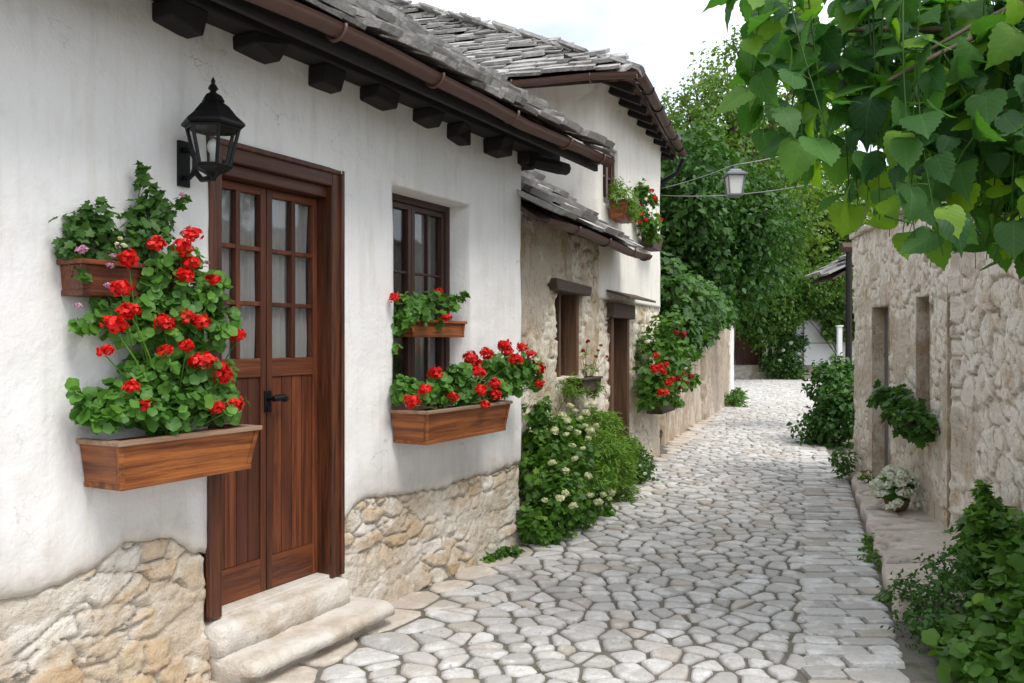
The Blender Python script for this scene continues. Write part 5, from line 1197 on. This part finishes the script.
tree('left_back_tree', 'green tree filling the gap behind the dark tree', (6.5, 36, 0), 4.5, .25, [W(5.5, 35, 5, 2.3, 2600), W(7.2, 36, 7.5, 2.3, 2600), W(6.8, 35, 3.2, 1.8, 2200), W(4.2, 36, 7.5, 2.0, 1800)], .22, 'leaf_tree', 77, limbs=12)
def backdrop():
    T = tag(foliage('woodland', [W(x, 52 + 3 * math.sin(x), 3.2 + 1.5 * math.sin(x * 1.7), 4.2, 2400, (1.1, .8, 1.2)) for x in np.arange(-16, 44, 4.2)], .45, 'diamond', 'leaf_tree', None, seed=78, clip=above(0)), kind='stuff')
backdrop()
bush('terrace_bush', 'low dark bush with pale blossoms on the terrace wall', (11.0, 34.9, 0), [W(10.7, 34.9, .5, .5, 900), W(11.3, 34.9, .7, .55, 900), W(11.0, 34.8, 1.25, .5, 700), W(11.6, 35, 1.6, .45, 500), W(11.5, 34.7, .35, .4, 500)], .12, 'diamond', 'leaf_dark', 79, [(10.9, 34.3, 1.2), (11.2, 34.3, 1.5), (10.8, 34.4, .8)], .09, 'white', clip=above(.03), sr=.02)
# vines
T = thing('hanging_vine', 'thick vine hanging over the garden wall beside the tall house', 'vine', FF.at(0, -.2, 0))
bl = [(*FF.at(-.9, .0, 2.35), .38, .5, .42, 900), (*FF.at(-.2, .15, 2.2), .45, .55, .4, 1100), (*FF.at(.7, .2, 2.15), .45, .6, .4, 1100), (*FF.at(1.7, .2, 2.1), .45, .7, .4, 1100), (*FF.at(2.8, .2, 2.1), .45, .8, .42, 1100), (*FF.at(4.2, .1, 2.2), .45, .9, .38, 1000), (*FF.at(5.6, .1, 2.3), .45, .9, .42, 900), (*FF.at(-1.3, .25, 1.8), .28, .3, .4, 500), (*FF.at(-.6, .3, 1.7), .3, .35, .4, 500), (*FF.at(.2, .3, 1.75), .25, .4, .25, 300)]
foliage('foliage', bl, .10, 'ivy', 'leaf_vine', T, seed=81, hang=.7, lean=(.1, -.3, 0)); stems('stem', FF.at(-.7, -.1, 0), [FF.at(u, 0, 2.2) for u in (-.8, .3, 1.5, 2.8)], .035, T)
T = thing('wall_vine', 'bright vine trailing over the white outbuilding front', 'vine', (12.2, 35, .5))
bl = [W(11.7, 34.9, 3.1, .6, 900), W(12.6, 34.9, 3.2, .65, 900), W(13.4, 34.8, 2.9, .7, 1000), W(11.3, 34.9, 2.6, .5, 600), W(13.1, 34.7, 2.1, .45, 500), W(11.15, 34.9, 1.9, .3, 260), W(13.6, 34.7, 2.0, .5, 500), W(14.3, 34.7, 2.3, .7, 700)]
foliage('foliage', bl, .15, 'ivy', 'leaf_tree', T, seed=82, hang=.7, lean=(0, -.4, 0)); stems('stem', (13.6, 35, .5), [(12.4, 34.9, 3), (13.2, 34.9, 2.8), (11.6, 34.9, 3.0)], .03, T)
bush('roadside_bush', 'sprawling bush at the foot of the thin white post', (11.2, 26.5, 0), [W(10.7, 26.3, .5, .7, 900), W(11.6, 26.5, .7, .9, 1200), W(11.3, 26.2, 1.3, .5, 500)], .13, 'diamond', 'leaf_bush', 83, clip=above(.03), sr=.02)

# ------------------------------------------------------------------ overhanging broad-leaved branches, top right
def overhang():
    T = thing('linden_tree', 'broad-leaved tree overhanging the street from behind the right-hand wall', 'tree', (4.2, 4.6, 0)); rnd = random.Random(4)
    mb = MB(); mb.tube([(4.2, 4.6, 0), (4.15, 4.6, 1.2), (4.2, 4.55, 2.4), (4.1, 4.5, 3.4), (4.0, 4.4, 4.2)], [.17, .15, .13, .10, .06], 12); mb.build('trunk', 'bark', T, smooth=True)
    P = []; TW_ = MB(); BR = MB(); tone = []; D = []; Nn = []; Sz = []
    ends = [(2.5, 4.1, 2.5), (2.8, 4.2, 2.7), (2.3, 4.3, 2.9), (2.7, 3.9, 2.35), (2.0, 4.4, 3.0), (.98, 3.4, 3.0), (1.12, 3.6, 2.85), (1.5, 3.4, 2.6), (1.9, 3.4, 2.45), (2.2, 3.3, 2.4), (2.1, 4.2, 2.7), (2.4, 3.7, 2.5), (1.05, 3.7, 3.25), (1.35, 3.3, 3.05), (1.6, 3.9, 3.3), (1.95, 3.3, 2.9), (2.25, 3.8, 2.95), (2.6, 3.4, 2.75), (1.9, 4.4, 3.5), (2.7, 4.2, 3.0), (1.25, 4.2, 3.6), (2.3, 2.9, 2.8), (1.3, 3.8, 2.9), (1.7, 3.5, 2.75), (2.1, 3.6, 2.6), (2.45, 4.0, 2.65)]
    for e in ends:
        s = Vector((4.12, 4.5, rnd.uniform(2.7, 3.6))); e = Vector(e); m = s.lerp(e, .5) + Vector((0, 0, .35)); q = [s.lerp(m, f).lerp(m.lerp(e, f), f) for f in np.linspace(0, 1, 12)]
        BR.tube(q, list(np.linspace(.035, .007, 12)), 7)
        for k in range(15):
            f = rnd.uniform(.3, 1); b = s.lerp(m, f).lerp(m.lerp(e, f), f); L = rnd.uniform(.35, 1.35)
            zlow = float(np.interp(b.x / b.y * 3.6, [.95, 1.05, 1.22, 1.43, 1.81, 2.2], [2.60, 2.40, 2.14, 1.95, 1.88, 1.80])); zlow = 1.56 + (zlow - 1.56) * b.y / 3.6
            tip = b + Vector((rnd.uniform(-.22, .16), rnd.uniform(-.25, .2), -L)); tip.z = max(tip.z, zlow + rnd.uniform(0, .25))
            mid = b.lerp(tip, .4) + Vector((rnd.uniform(-.1, .05), rnd.uniform(-.1, .1), .06)); qq = [b.lerp(mid, g).lerp(mid.lerp(tip, g), g) for g in np.linspace(0, 1, 7)]
            TW_.tube(qq, list(np.linspace(.005, .0018, 7)), 5)
            nl = rnd.randint(8, 14)
            for j in range(nl):
                g = (j + rnd.random()) / nl; p = b.lerp(mid, g).lerp(mid.lerp(tip, g), g); a = rnd.uniform(0, 6.28)
                pet = Vector((math.cos(a), math.sin(a), rnd.uniform(-.2, .4))) * rnd.uniform(.04, .09); pp_ = p + pet
                xs_ = pp_.x / pp_.y * 3.6; zl = 1.56 + (float(np.interp(xs_, [.80, .95, 1.05, 1.22, 1.43, 1.81, 2.2], [3.2, 2.60, 2.40, 2.14, 1.95, 1.88, 1.80])) - 1.56) * pp_.y / 3.6
                if pp_.z < zl + .02: continue
                TW_.tube([p, p.lerp(pp_, .5) + Vector((0, 0, .008)), pp_], .0016, 4)
                P.append(pp_); Sz.append(rnd.choice((rnd.uniform(.07, .12), rnd.uniform(.11, .165)))); tone.append(rnd.random())
                D.append((pet.x * 6 + rnd.uniform(-.3, .3), pet.y * 5 + rnd.uniform(-.3, .3), -1.0 + rnd.uniform(-.2, .6))); Nn.append((-.30 + rnd.gauss(0, .5), -.50 + rnd.gauss(0, .5), .45 + rnd.gauss(0, .4)))
    BR.build('branch', 'bark', T, smooth=True); TW_.build('twig', 'leaf_vine', T, smooth=True)
    leaf_mesh('crown', 'heart', np.array([tuple(p) for p in P]), np.array(Nn), np.array(D), np.array(Sz), np.array(tone), 'leaf_big', T, uv=True, wob=.4)
    # smooth shading for the big leaves
    for o in T.children:
        if o.name.startswith('crown'): o.data.polygons.foreach_set('use_smooth', [True] * len(o.data.polygons))
    foliage('upper_crown', [(3.4, 4.6, 4.3, 1.3, 1.2, .8, 900), (4.6, 4.9, 4.2, 1.3, 1.3, 1.0, 900)], .14, 'ivy', 'leaf_vine', T, seed=91)
overhang()
